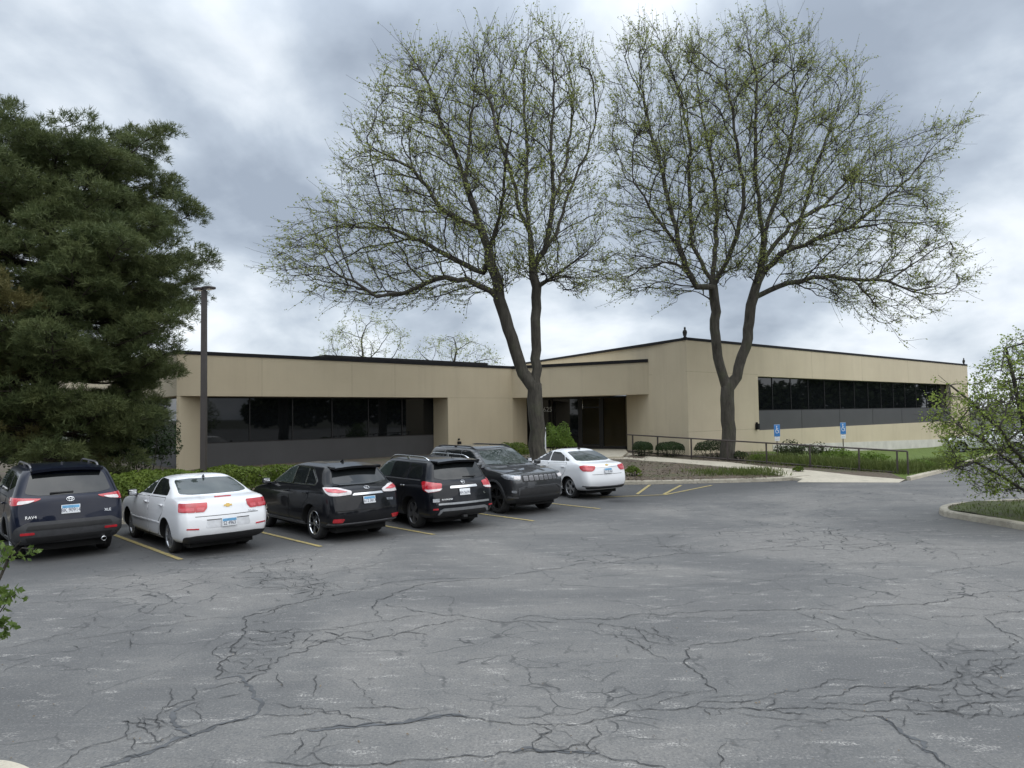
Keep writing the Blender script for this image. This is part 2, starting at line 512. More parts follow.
# cracks, traced on the pavement: (photo points, width in metres, material)
CR = []
def cr(s, wd, mat=1): CR.append(([tuple(float(q) for q in t.split(',')) for t in s.split()], wd, mat))
cr('100,768 155,750 187,737 217,725 256,715', .055, 2); cr('100,768 155,750 187,737 217,725 256,715', .02)
cr('256,740 281,734 306,730 356,727 386,725 426,719 451,715 481,719 512,725 549,725 577,725 594,720 619,716 644,710 687,709 727,710 768,711 808,707 843,709 873,712 908,711 948,711 968,704 1000,702 1030,702', .022)
cr('306,730 356,727 386,725 426,719 451,715 470,716', .075, 2)
cr('256,765 288,764 351,766 396,762 436,760 471,756 512,753 547,752 574,752 594,752 612,760 650,766 690,772', .022)
cr('512,753 547,752 574,752 600,753', .05, 2)
cr('873,715 895,727 908,737 923,750 938,760 950,770', .045, 2); cr('873,715 895,727 908,737 923,750 938,760 950,770', .02)
cr('512,621 527,616 562,620 594,619 632,615 682,613 724,611 768,611 818,609 873,606 923,605 948,599 980,594 1005,592 1030,589', .025)
cr('923,606 960,608 1000,611 1030,612', .015); cr('594,619 660,618 724,619 760,616', .014)
cr('574,621 607,625 637,629 662,636 684,640', .018); cr('637,634 647,641 662,644 684,646', .018); cr('610,628 632,640 650,652 668,662', .014)
cr('687,647 684,662 690,668 702,677 717,694', .03); cr('687,647 712,644 749,640 768,637 805,632 840,630 850,631 885,640 918,646', .02)
cr('795,612 818,619 843,629 870,636 900,644', .02)
cr('918,646 924,652 948,666 960,667', .02); cr('960,667 968,661 998,660 1030,656', .02); cr('960,667 962,677 930,685 908,690 893,695 890,703', .022)
cr('968,680 983,692 1003,701', .022); cr('973,680 983,672 998,670 1030,664', .018); cr('1000,660 998,677 1018,680', .02); cr('960,680 958,695 983,694 1030,688', .02)
cr('768,697 805,689 833,680 866,679', .018); cr('805,701 843,695 855,687 898,687 955,689', .02); cr('810,702 865,705 923,702 958,701', .02)
cr('843,710 850,717 868,717', .014); cr('905,715 904,724 895,727', .02); cr('923,702 940,710 975,716 988,712 985,702', .02)
cr('983,617 1000,630 1024,640', .03); cr('983,617 998,614 1030,611', .02); cr('923,619 980,615', .018); cr('1005,594 1018,601 1030,604', .02)
cr('1005,634 1013,645 1015,655', .02); cr('928,648 955,655 985,652 1010,652', .014); cr('985,716 1010,718 1030,710', .016)
cr('325,597 350,592 361,590 396,582 416,580 470,579 512,577', .025); cr('256,612 293,604 323,597', .03); cr('256,618 275,610 300,604', .018)
cr('373,610 376,601 406,590 441,582 471,580', .03); cr('383,604 426,612 468,617 496,622 512,622 560,621', .022); cr('373,610 378,612 382,620', .022)
cr('226,674 256,672 271,669 283,657 318,645 348,637 376,639 411,631 446,622 468,620', .026); cr('256,630 298,632 331,630 361,624 396,619 428,615', .02)
cr('262,646 300,640 330,641 350,632 372,632', .018); cr('300,650 318,640 345,645 366,640', .016)
cr('293,604 270,611 245,617 247,627 242,636 230,652 226,660 217,680', .035); cr('242,636 256,641 285,640', .02)
cr('226,660 212,652 217,647 242,640', .022); cr('217,680 240,676 251,686 260,700 256,715', .045, 2)
cr('166,687 172,695 162,710 195,700 197,692 188,688', .02); cr('195,702 172,712 172,722 185,732 190,737', .05, 2)
cr('200,693 237,682 250,685', .02); cr('55,770 100,744 127,736 122,722 140,723 160,726', .022); cr('127,736 135,742 136,752', .02)
cr('152,735 160,727 157,717 164,710', .02); cr('140,716 137,725 147,730 152,735 165,744', .02); cr('188,709 200,715 203,724', .02)
cr('142,615 155,607 172,602 170,598 160,594 140,590 100,592', .02); cr('0,674 15,666 35,658', .02); cr('95,617 97,622', .03)
cr('0,648 40,640 70,634', .018); cr('60,642 110,634 150,628 200,620 240,617', .016)
cr('268,705 313,709 341,715 373,724', .02); cr('256,717 300,716 341,715', .02); cr('343,711 376,708 426,708 431,712', .02); cr('431,712 426,719', .02)
cr('310,675 316,684 314,697', .02); cr('274,672 279,682 276,690', .02); cr('303,736 303,745 296,754 286,761', .026); cr('326,732 320,744 312,752', .018); cr('300,753 315,757 324,765', .018)
cr('346,680 365,694 380,707', .012); cr('404,592 401,602', .016)
cr('530,728 552,731 532,743 536,751', .025); cr('592,725 602,735 587,746 562,751 535,750', .022); cr('574,740 590,750 604,753', .025)
cr('548,742 560,748 575,752', .018); cr('530,728 542,735 560,745', .018)
cr('717,752 720,748 727,741', .018); cr('717,750 724,760 722,770', .02)
cr('512,718 562,716 617,706 632,701 684,694 697,690', .014); cr('631,703 644,710', .016); cr('652,708 660,702 690,694 720,690', .014); cr('689,709 702,702 737,702 768,698', .02)
cr('700,700 730,696 768,695', .012); cr('727,710 745,715 768,718 830,721 865,716 905,722', .014)
cr('512,575 570,566 637,560 737,552 812,547 912,542', .03); cr('932,575 970,568 1024,562', .022); cr('827,527 832,535 850,546', .02)
cr('627,535 657,537 692,555', .016); cr('940,543 1000,552 1030,556', .02); cr('850,527 920,540 960,560', .012)
cr('236,574 250,566 275,562 300,559 318,552', .016); cr('250,585 275,578 300,577 340,571 380,563 400,560', .02)
cr('262,562 270,572 285,580 300,590', .016); cr('240,590 262,583 285,586 320,592', .015); cr('285,566 292,575 310,584 330,590', .015)
cr('256,580 280,580 300,578', .028); cr('270,590 290,588 310,586 322,590 323,597', .018); cr('310,584 330,583 345,590', .015)
cr('560,553 600,548 640,540 700,524', .012); cr('20,605 90,600 160,588 240,575', .018); cr('520,530 560,526 610,518', .014)
cr('700,515 760,506 800,500', .015); cr('600,590 690,585 800,575 900,560', .010)
rc = random.Random(3)
# crazed patches: networks of small cells
from mathutils.geometry import delaunay_2d_cdt
def crazed(poly, cell, keep, wd, seed):
    r9 = random.Random(seed)
    P = [G(x, y, 0) for x, y in poly]
    x0, x1 = min(q.x for q in P), max(q.x for q in P); y0, y1 = min(q.y for q in P), max(q.y for q in P)
    pl = [(q.x, q.y) for q in P]
    n = int((x1 - x0) * (y1 - y0) / (cell * cell))
    pts = [V((r9.uniform(x0, x1), r9.uniform(y0, y1))) for _ in range(min(n, 900))]
    vs, es, fs = delaunay_2d_cdt(pts, [], [], 0, 1e-6)[:3]
    cc = []; em = {}
    for fi, f in enumerate(fs):
        a, b_, c_ = vs[f[0]], vs[f[1]], vs[f[2]]
        d = 2 * (a.x * (b_.y - c_.y) + b_.x * (c_.y - a.y) + c_.x * (a.y - b_.y)) or 1e-9
        ux = (a.length_squared * (b_.y - c_.y) + b_.length_squared * (c_.y - a.y) + c_.length_squared * (a.y - b_.y)) / d
        uy = (a.length_squared * (c_.x - b_.x) + b_.length_squared * (a.x - c_.x) + c_.length_squared * (b_.x - a.x)) / d
        cc.append(V((ux, uy, 0)))
        for i in range(3): em.setdefault(tuple(sorted((f[i], f[(i + 1) % 3]))), []).append(fi)
    for fl in em.values():
        if len(fl) == 2 and r9.random() < keep:
            a, b_ = cc[fl[0]], cc[fl[1]]
            if (a - b_).length < cell * 2.5 and inside_poly(a.x, a.y, pl) and inside_poly(b_.x, b_.y, pl):
                CR.append(([a, b_], wd * r9.uniform(1.2, 2.4), 1))
crazed([(205, 690), (222, 650), (240, 620), (262, 615), (285, 640), (275, 668), (255, 695), (225, 712)], .26, .62, .016, 1)
crazed([(232, 576), (262, 560), (310, 556), (350, 590), (322, 604), (285, 598), (250, 592)], .34, .72, .022, 2)
crazed([(70, 768), (110, 728), (150, 700), (205, 695), (215, 722), (165, 748), (130, 768)], .22, .55, .013, 3)
crazed([(880, 715), (895, 680), (930, 655), (985, 645), (1040, 650), (1040, 712), (960, 722)], .27, .62, .015, 4)
crazed([(515, 755), (525, 722), (560, 722), (605, 735), (600, 760)], .2, .5, .013, 5)
crazed([(560, 618), (640, 622), (700, 640), (690, 662), (640, 650), (590, 632)], .3, .5, .014, 6)
crazed([(255, 652), (262, 632), (320, 622), (420, 626), (440, 640), (350, 645), (290, 660)], .32, .6, .017, 7)
crazed([(690, 700), (780, 690), (880, 694), (890, 716), (780, 722), (700, 718)], .3, .42, .013, 8)
crazed([(0, 655), (60, 628), (180, 612), (240, 612), (230, 640), (120, 650), (20, 672)], .34, .45, .016, 9)
crazed([(760, 615), (860, 612), (900, 640), (840, 642), (800, 632)], .34, .4, .014, 10)
crazed([(640, 535), (760, 520), (860, 528), (900, 548), (760, 560), (660, 556)], .6, .35, .02, 11)
rib = {1: [], 2: []}
for pts, wd, mat in CR:
    P = [G(x, y, 0) for x, y in pts] if not isinstance(pts[0], Vector) else pts
    Q = [P[0]]
    def frac(a, c_, lev):
        L = (c_ - a).length
        if lev == 0 or L < .07: return [c_]
        sd_ = V((-(c_ - a).y, (c_ - a).x, 0))
        m_ = a.lerp(c_, .5 + rc.uniform(-.12, .12)) + sd_ * rc.gauss(0, .075 if L > .3 else .13)
        return frac(a, m_, lev - 1) + frac(m_, c_, lev - 1)
    for a, c_ in zip(P, P[1:]): Q += frac(a, c_, 6)
    zz = .004 if mat == 2 else .008
    prev = None
    for i, q in enumerate(Q):
        t = (Q[min(i + 1, len(Q) - 1)] - Q[max(0, i - 1)]).normalized()
        s = V((-t.y, t.x, 0))
        e = min(1, i / 4 + .15, (len(Q) - 1 - i) / 4 + .15)
        ww = wd * (.25 if mat == 1 else .45) * e * (.45 + .9 * rc.random())
        cur = (q + s * ww + V((0, 0, zz)), q - s * ww + V((0, 0, zz)))
        if prev: mb.quad(prev[0], prev[1], cur[1], cur[0], mat=mat)
        prev = cur
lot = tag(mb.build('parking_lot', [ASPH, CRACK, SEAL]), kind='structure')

# stall lines
m, nt, b = new_mat('worn_yellow_paint')
p = pos(nt)
c = mixc(nt, ramp(nt, noise(nt, p, 14, 6, .75), [(.40, 0.0), (.6, .85)]), (.46, .36, .11), (.16, .15, .13))
nt.links.new(c, b.inputs['Base Color']); b.inputs['Roughness'].default_value = .8
YEL = m
def stripe(a, c_, wd=.1, name='parking_stripe'):
    a, c_ = V(a), V(c_)
    t = (c_ - a).normalized(); s = V((-t.y, t.x, 0)) * wd / 2
    mb = MB(); z = V((0, 0, .012))
    mb.add([a + s + z, a - s + z, c_ - s + z, c_ + s + z], [[0, 1, 2, 3]])
    return tag(mb.build(name, YEL), kind='structure')
dirs = V((-.70, .715, 0)).normalized()
for (x, y) in ((181, 560), (321, 547), (434, 535), (534, 521.3), (600, 509)):
    e = G(x, y, 0)
    stripe(e, e + dirs * 5.2)
stripe(G(-60, 574), G(-60, 574) + dirs * 5)
h0, h1 = G(600, 497.5), G(665, 495)
stripe(h0, h1, .11); stripe(h1, G(712, 485.5), .11)
stripe(G(637, 494.5), G(650, 485), .11); stripe(G(664, 494.5), G(681, 485.5), .11)

# kerbs: a swept section
def kerb(line, side, name='kerb', h=.14, wd=.16, mat=None):
    L = [V((q[0], q[1], 0)) for q in line]
    mb = MB(); rows = []
    for i, q in enumerate(L):
        t = (L[min(i + 1, len(L) - 1)] - L[max(0, i - 1)]).normalized()
        s = V((-t.y, t.x, 0)) * side
        rows.append([q + V((0, 0, -.05)), q + s * .015 + V((0, 0, h - .03)), q + s * .04 + V((0, 0, h)), q + s * wd + V((0, 0, h + .004)), q + s * wd + V((0, 0, -.05))])
    for a, c_ in zip(rows, rows[1:]):
        for k in range(4): mb.quad(a[k], c_[k], c_[k + 1], a[k + 1])
    mb.quad(*rows[0]); mb.quad(*rows[-1][::-1])
    o = mb.build(name, mat or KERB)
    return tag(o, kind='structure')
kerb(KLs, 1); kerb(KR, 1, mat=CONC)

# planting bed and lawn behind the kerb, as one gently rising sheet
def sheet(name, outline, mat, inside=None, step=1.0, lift=0.0, kind='structure', hz=gz):
    bm = bmesh.new()
    fill(bm, [(x, y, 0) for x, y in outline])
    xs_ = [p_[0] for p_ in outline]; ys_ = [p_[1] for p_ in outline]
    def cuts(lo, hi, ax):
        k = math.ceil(lo / step) * step
        while k < hi:
            bmesh.ops.bisect_plane(bm, geom=bm.verts[:] + bm.edges[:] + bm.faces[:], plane_co=(k, 0, 0) if ax == 0 else (0, k, 0), plane_no=(1, 0, 0) if ax == 0 else (0, 1, 0), dist=1e-5)
            k += step
    cuts(min(xs_), max(xs_), 0); cuts(min(ys_), max(ys_), 1)
    for v in bm.verts: v.co.z = hz(v.co.x, v.co.y) + lift
    me = bpy.data.meshes.new(name)
    bmesh.ops.recalc_face_normals(bm, faces=bm.faces[:])
    bm.to_mesh(me); bm.free()
    me.materials.append(mat)
    for pl in me.polygons: pl.use_smooth = True
    return tag(link(bpy.data.objects.new(name, me)), kind=kind)
def off(line, d):
    L = [V((q[0], q[1], 0)) for q in line]; r_ = []
    for i, q in enumerate(L):
        t = (L[min(i + 1, len(L) - 1)] - L[max(0, i - 1)]).normalized()
        r_.append(q + V((-t.y, t.x, 0)) * d)
    return r_
kin = [(q.x, q.y) for q in off(KLs, .15)]
krn = [(q.x, q.y) for q in off(KR, .15)]
sheet('planting_bed', kin + [(12.6, 28.0), (14.9, 27.05), (16.4, 34.6), (12, 42), (7.5, 47), (-2, 52), (-40, 50)], MULCH)
sheet('lawn', [(14.9, 27.05)] + krn + [(58, 84), (12, 42), (16.4, 34.6)], LAWN, step=2.0)

# sloping walk from the kerb ramp up to the entrance
WB = [G(905, 480.5, .02), G(858, 476, .1), G(815, 472.5, .14), G(767, 468.6, .2), G(728, 464.5, .26), G(692, 461.5, .36), G(655, 457.5, .48), G(628, 452.6, .55), G(612, 452.2, .55)]
WF = [G(803, 480.5, .02), G(790, 477.5, .1), G(770, 474.3, .14), G(748, 471.2, .2), G(710, 467.2, .26), G(672, 463.2, .36), G(648, 460.4, .46), G(626, 458, .52), G(600, 457.5, .55)]
for L_ in (WB, WF):
    for q in L_: q.z = gz(q.x, q.y)
mb = MB()
top = V((0, 0, .03))
for i in range(len(WB) - 1):
    a, b_, c_, d_ = WF[i], WF[i + 1], WB[i + 1], WB[i]
    g = .0
    mb.add([q + top for q in (a, b_, c_, d_)], [[0, 1, 2, 3]])
    mb.add([a + top, b_ + top, b_ - V((0, 0, .4)), a - V((0, 0, .4))], [[0, 1, 2, 3]])
    mb.add([d_ + top, c_ + top, c_ - V((0, 0, .4)), d_ - V((0, 0, .4))], [[3, 2, 1, 0]])
apr = [WF[0], G(797, 482.3, .0) - V((0, 0, .026)), G(899, 482.6, .0) - V((0, 0, .026)), WB[0]]
mb.add([q + top for q in apr], [[0, 1, 2, 3]])
tag(mb.build('sidewalk', CONC), kind='structure')
# entrance landing
mb = MB(); mb.prism([tuple(G(590, 457.5, .55))[:2], tuple(G(622, 457.0, .55))[:2], tuple(G(628, 452.6, .55))[:2], (6.8, 43.5), (0.5, 45.5), (.3, 43.4)], -.1, .575)
tag(mb.build('entrance_landing', CONC), kind='structure')

# island at the right with its own kerb
isl = [G(1024, 530.5, 0), G(990, 524.5, 0), G(960, 519.5, 0), G(942, 516.5, 0), G(937.5, 512.5, 0), G(944, 509.5, 0), G(962, 507, 0), G(1024, 503.5, 0)]
ex = (isl[0] - isl[1]).normalized()
ex2 = (isl[-1] - isl[-2]).normalized()
isl = [isl[0] + ex * 7] + isl + [isl[-1] + ex2 * 8]
ISs = smooth_line(isl)
kerb(ISs, -1, h=.15, wd=.2)
iin = [(q.x, q.y) for q in off(ISs, -.19)]
m, nt, b = new_mat('thin_grass_and_soil')
p = pos(nt)
c = ramp(nt, noise(nt, p, 3, 6, .75), [(.35, (.06, .05, .035)), (.5, (.075, .085, .03)), (.7, (.09, .13, .03))])
nt.links.new(c, b.inputs['Base Color']); b.inputs['Roughness'].default_value = .95
bump(nt, b, noise(nt, p, 30, 4, .7), .8, .04)
ISOIL = m
sheet('island_soil', iin, ISOIL, step=.7, hz=lambda x, y: .135 + .05 * math.sin(x * 2.1) * math.sin(y * 1.7))
# near island whose pale kerb corner shows at the lower left
q0, q1, q2 = G(0, 756.5, .15), G(22, 759.5, .15), G(43, 769, .15)
near = smooth_line([(-9, 6.6), (q0.x - 1.2, q0.y + .13), (q0.x, q0.y), (q1.x, q1.y), (q2.x, q2.y), (q2.x + .22, q2.y - .35), (q2.x + .1, 3.0), (q2.x - .2, -2)])
kerb(near, -1, h=.15, wd=.45, mat=CONC)
nin = [(q.x, q.y) for q in off(near, -.44)]
sheet('near_island_soil', nin + [(-9, -2)], ISOIL, step=.7, hz=lambda x, y: .14)
# ------------------------------------------------------------------ office building
m, nt, b = new_mat('tan_stucco')
p = pos(nt)
c = ramp(nt, noise(nt, p, .35, 5, .6), [(.35, (.515, .443, .318)), (.65, (.565, .49, .355))])
st = noise(nt, p, 1.0, 5, .65, stretch=(1.6, 1.6, .12))
c = mixc(nt, ramp(nt, st, [(.5, 0.0), (.75, .3)]), c, (.37, .315, .23))
c = mixc(nt, ramp(nt, noise(nt, p, 60, 3), [(.3, .12), (.5, 0.0)]), c, (.31, .27, .2))
nt.links.new(c, b.inputs['Base Color']); b.inputs['Roughness'].default_value = .9
bump(nt, b, noise(nt, p, 45, 4), .25, .01)
STUC = m
BLK = simple('black_metal_coping', (.016, .016, .018), .75, 0, .2, 3, spec=.2)
SPAN = simple('dark_grey_panel', (.062, .061, .064), .5, 0, .08, 1.0)
FRM = simple('dark_bronze_frame', (.02, .019, .019), .4, .4, .2, 4)
GLS = simple('dark_window_glass', (.006, .007, .008), .02, 0, .2, 1, spec=.45)
FND = simple('grey_foundation_concrete', (.55, .53, .485), .9, 0, .12, 1.4, .3)
ROOFM = simple('flat_roof_membrane', (.12, .12, .12), .9)
m, nt, b = new_mat('entrance_glass')
b.inputs['Base Color'].default_value = (.02, .022, .02, 1); b.inputs['Roughness'].default_value = .02
tr = nd(nt, 'ShaderNodeBsdfTransparent'); tr.inputs[0].default_value = (.75, .72, .64, 1)
mxs = nd(nt, 'ShaderNodeMixShader'); mxs.inputs[0].default_value = .8
nt.links.new(b.outputs[0], mxs.inputs[1]); nt.links.new(tr.outputs[0], mxs.inputs[2])
nt.links.new(mxs.outputs[0], nt.nodes['Material Output'].inputs[0])
EGL = m
ZL, ZF, ZU = 5.64, 3.74, 6.53
Lc = V((-14.35, 30.35, 0)); Cc = V((0.0, 43.75, 0))
dL = (Cc - Lc).normalized(); nL = V((-dL.y, dL.x, 0))          # along the left wing, and inward
FR = V((7.62, 39.55, 0)); Kc = V((9.02, 36.5, 0)); Ec = V((40.6, 63.2, 0))
dR = (Ec - Kc).normalized(); nR = V((-dR.y, dR.x, 0))
Sf = V((1.0, 52.6, 0))
dE = (FR - Cc).normalized(); nE = V((-dE.y, dE.x, 0))
def hit(x, y, P0, n):                                      # photo column on a wall plane
    return on_plane(x, y, P0, n)
OB = V((6, 46, 0))
bld = thing('office_building', 'low tan stucco office building with black roof edge and dark ribbon windows', 'building', OB)
def bp(mb, name, mat, parent=None):
    return mb.build(name, mat, parent or bld, off=OB if parent is None else (0, 0, 0) if False else OB)
def bchild(mb, name, mat, par):
    return mb.build(name, mat, par, off=OB)
BL = Lc + nL * 26; BC = Sf + V((.89, .45, 0)) * .5
# left wing: upper band over the windows (a solid block), roof and coping
mb = MB()
up = [Lc, Cc, FR, Sf, V((-3, 60, 0)), BL]
mb.prism([(q.x, q.y) for q in up], ZF, ZL - .02)
bp(mb, 'fascia_wall', STUC)
mb = MB()
def cope(a, c_, z0, z1, out, inn=.35):
    d = (c_ - a).normalized(); n = V((-d.y, d.x, 0))
    mb.prism([tuple((a - n * out)[:2]), tuple((c_ - n * out)[:2]), tuple((c_ + n * inn)[:2]), tuple((a + n * inn)[:2])], z0, z1)
cope(Lc - dL * .03, Cc, ZL - .1, ZL + .06, .03); cope(BL, Lc, ZL - .1, ZL + .055, .03)
bp(mb, 'roof_coping', BLK)
mb = MB(); cope(Cc - dE * .1, FR - dE * .02, ZL - .11, ZL + .065, .05); bp(mb, 'canopy_coping', BLK)
# raised black roof curb set back behind the parapet
mb = MB()
a = Lc + dL * 7.6 + nL * 1.2; c_ = Cc - dL * .9 + nL * 1.2
mb.prism([tuple(a[:2]), tuple(c_[:2]), tuple((c_ + nL * 5)[:2]), tuple((a + nL * 5)[:2])], ZL - .1, [ZL + .3] * 4)
bp(mb, 'roof_curb', BLK)
# lower left wing: end pier, recess with splayed reveals, window wall
RB = 1.15
s_a = hit(179.5, 400, Lc, nL); s_b = hit(448, 410, Lc, nL)
Bp = Lc + nL * RB
w_a = hit(203, 420, Bp, nL); w_b = hit(433.5, 420, Bp, nL)
def P2(q): return (q.x, q.y)
mb = MB(); mb.prism([P2(Lc), P2(s_a), P2(w_a), P2(w_a + nL * .6), P2(Lc + dL * 1.0 + nL * 1.1)], -.2, ZF)
bp(mb, 'pier', STUC)
mb = MB()
g_a = Cc + dE * .1
gz0 = .55
RE = 1.7
Ep = Cc + nE * RE
e_a = hit(527, 420, Ep, nE); e_b = hit(626.8, 420, Ep, nE)
mb.prism([P2(s_b), P2(Cc), P2(e_a), P2(e_a + nE * .6), P2(w_b + nL * .6), P2(w_b)], -.2, ZF)
bp(mb, 'front_wall', STUC)
def zat(x, y, P0, n): return hit(x, y, P0, n).z
z_sill = zat(320, 439.4, Bp, nL)
def band(mb, a, c_, z0, z1, th, n):
    mb.prism([P2(a), P2(c_), P2(c_ + n * th), P2(a + n * th)], z0, z1)
mb = MB(); band(mb, w_a, w_b, -.1, z_sill, .3, nL); bp(mb, 'spandrel_panel', SPAN)
# hairline joints in the spandrel
mb = MB()
for k in range(1, 3):
    q = w_a.lerp(w_b, k / 3); band(mb, q - dL * .012 - nL * .004, q + dL * .012 - nL * .004, 0, z_sill - .005, .05, nL)
pass
NP = 6
def window_row(a, c_, n, d, z0, z1, count, th=.07):
    for k in range(count):
        p0 = a.lerp(c_, k / count); p1 = a.lerp(c_, (k + 1) / count)
        mb = MB(); band(mb, p0 + n * .035 + d * .02, p1 + n * .035 - d * .02, z0 + .04, z1 - .04, .02, n)
        g = bp(mb, 'window', GLS)
        mb = MB()
        band(mb, p0, p0 + d * .024, z0, z1, .10, n); band(mb, p1 - d * .024, p1, z0, z1, .10, n)
        band(mb, p0 + d * .025, p1 - d * .025, z0, z0 + .05, .10, n); band(mb, p0 + d * .025, p1 - d * .025, z1 - .05, z1, .10, n)
        mb.build('frame', FRM, g, off=OB)
        g.children[0].location = (0, 0, 0)
        for v in g.children[0].data.vertices: pass
window_row(w_a, w_b, nL, dL, z_sill, ZF - .01, NP)
# left end elevation: overhanging band above, glass and panel below (mostly behind the pine)
dS = nL; nS = dL
a = Lc + nL * 1.75 + dL * .7; c_ = Lc + nL * 24 + dL * .7
mb = MB(); band(mb, a, c_, -.1, 1.5, -.3, -nS); bp(mb, 'spandrel_panel', SPAN)
for k in range(7):
    p0 = a.lerp(c_, k / 7); p1 = a.lerp(c_, (k + 1) / 7)
    mb = MB(); band(mb, p0 + dS * .04, p1 - dS * .04, 1.5, ZF, .03, nS); bp(mb, 'window', GLS)
# entrance: recessed storefront
mb = MB()
zE0, zE1 = .58, ZF - .01
def epos(x): return hit(x, 425, Ep, nE)
MULL = [527, 552, 579.5, 602, 626.8]
for x in MULL:
    q = epos(x); wd = .16 if x in (579.5, 602) else .08
    band(mb, q - dE * wd / 2, q + dE * wd / 2, zE0, zE1, .14, nE)
for i in range(4):
    q0, q1 = epos(MULL[i]) + dE * .085, epos(MULL[i + 1]) - dE * .085
    band(mb, q0, q1, zE0, zE0 + .16, .12, nE); band(mb, q0, q1, zE1 - .12, zE1, .12, nE)
bp(mb, 'entrance_frame', FRM)
for i in (0, 1, 3):
    q0, q1 = epos(MULL[i]) + dE * .085, epos(MULL[i + 1]) - dE * .085
    mb = MB(); band(mb, q0 + nE * .05, q1 + nE * .05, zE0 + .16, zE1 - .12, .015, nE)
    bp(mb, 'window', EGL if i == 3 else GLS)
q0, q1 = epos(MULL[2]) + dE * .085, epos(MULL[3]) - dE * .085
mb = MB(); band(mb, q0 + nE * .03, q1 + nE * .03, zE0 + .165, zE1 - .125, .05, nE)
dz0, dz1 = zE0 + .02, zE1 - .15
mb = MB()
band(mb, q0 - nE * .002, q0 + dE * .1 - nE * .002, dz0, dz1, .06, nE); band(mb, q1 - dE * .1 - nE * .002, q1 - nE * .002, dz0, dz1, .06, nE)
band(mb, q0 + dE * .101, q1 - dE * .101, dz0 + .162, dz0 + .26, .06, nE); band(mb, q0 + dE * .101, q1 - dE * .101, dz1 - .55, dz1 - .45, .06, nE)
door = bp(mb, 'door', FRM)
mb = MB(); band(mb, q0 + dE * .1 + nE * .02, q1 - dE * .1 + nE * .02, dz0 + .26, dz1 - .55, .012, nE); bchild(mb, 'door_glass', EGL, door).location = (0, 0, 0)
mb = MB(); hq = q0 + dE * .17 - nE * .06
mb.tube([hq + V((0, 0, .95)), hq + V((0, 0, 1.5))], .016, 8); bchild(mb, 'handle', MT['chrome'], door)
mb = MB(); band(mb, q0, q1, dz1 - .44, zE1 - .13, .015, nE); bp(mb, 'transom_window', EGL)
# vestibule behind the storefront
mb = MB(); mb.prism([P2(epos(527) + nE * .2), P2(epos(629) + nE * .2), P2(epos(629) + nE * 2.4), P2(epos(527) + nE * 2.4)], ZF - .03, ZF - .002)
band(mb, epos(526) + nE * .15, epos(526) + nE * .15 + dE * .08, .3, ZF - .035, 2.3, nE)
bp(mb, 'vestibule_ceiling', SPAN)
mb = MB(); band(mb, epos(528) + nE * 2.2, epos(629) + nE * 2.2, zE0, zE1 - .03, .1, nE)
bp(mb, 'vestibule_wall', STUC)
mb = MB(); mb.prism([P2(epos(527) + nE * .15), P2(epos(627) + nE * .15), P2(epos(627) + nE * 2.2), P2(epos(527) + nE * 2.2)], .3, .57)
bp(mb, 'vestibule_floor', CONC)
def text_mesh(name, s, size, mat, parent, M, depth=.004):
    cu = bpy.data.curves.new('t', 'FONT'); cu.body = s; cu.size = size; cu.align_x = 'CENTER'; cu.align_y = 'CENTER'; cu.extrude = depth
    o = bpy.data.objects.new('t', cu); COL.objects.link(o)
    dg = bpy.context.evaluated_depsgraph_get()
    me = bpy.data.meshes.new_from_object(o.evaluated_get(dg))
    bpy.data.objects.remove(o); bpy.data.curves.remove(cu)
    me.name = name; me.transform(M); me.materials.clear(); me.materials.append(mat)
    return link(bpy.data.objects.new(name, me), parent)
WHT = simple('white_lettering', (.42, .42, .41), .5, 0, .05)
q = hit(546.4, 409.6, Ep, nE) - nE * .03
tq = q - OB
M = Matrix(((dE.x, 0, -nE.x, tq.x), (dE.y, 0, -nE.y, tq.y), (0, 1, 0, tq.z), (0, 0, 0, 1)))
text_mesh('street_number', '1625', .42, WHT, bld, M)
# right wing: taller block with a long recessed window band
w0 = hit(758.5, 400, Kc, nR); w1 = hit(951, 400, Kc, nR)
zt = zat(760, 376.4, Kc, nR); zs = zat(761, 410.6, Kc + nR * .35, nR); zb_ = zat(761, 430.2, Kc + nR * .1, nR)
BR = Ec + nR * 30
mb = MB()
# the wall as pieces round the opening, each butting the next
def wallpiece(a, c_, z0, z1, th=.5): band(mb, a, c_, z0, z1, th, nR)
inset = .5
mb.prism([P2(Kc), P2(w0), P2(w0 + nR * inset), P2(Kc + (Sf - Kc).normalized() * .9), ], -.2, ZU - .03)
wallpiece(w1, Ec, -1.3, ZU - .03); wallpiece(w0, w1, zt, ZU - .03); wallpiece(w0, w1, -1.3, zb_)
bp(mb, 'right_wall', STUC)
mb = MB()
sd_ = (Sf - Kc).normalized(); sn = V((sd_.y, -sd_.x, 0))
S2 = Kc + sd_ * .9
FRs = FR - sd_ * .0
mb.prism([P2(S2), P2(FR), P2(FR + sn * .4), P2(S2 + sn * .4)], -.2, ZU - .03)
mb.prism([P2(FR), P2(Sf), P2(Sf + sn * .4), P2(FR + sn * .4)], ZL + .02, ZU - .03)
mb.prism([P2(FR), P2(e_b), P2(e_b + nE * 1.5), P2(FR + sn * .4)], -.2, ZF + .15)
bp(mb, 'side_wall', STUC)
mb = MB(); mb.prism([P2(Kc + nR * .5 + dR * .6), P2(Ec + nR * .5), P2(BR), P2(BC)], ZU - .2, ZU - .06)
mb.prism([P2(Ec), P2(BR), P2(BR - dR * .4), P2(Ec - dR * .4 + nR * .5)], -1.3, ZU - .07)
bp(mb, 'roof', ROOFM)
mb = MB(); cope(Kc - dR * .03, Ec, ZU - .1, ZU + .04, .03, .3); cope(Sf, Kc, ZU - .1, ZU + .036, .03, .3)
bp(mb, 'roof_coping', BLK)
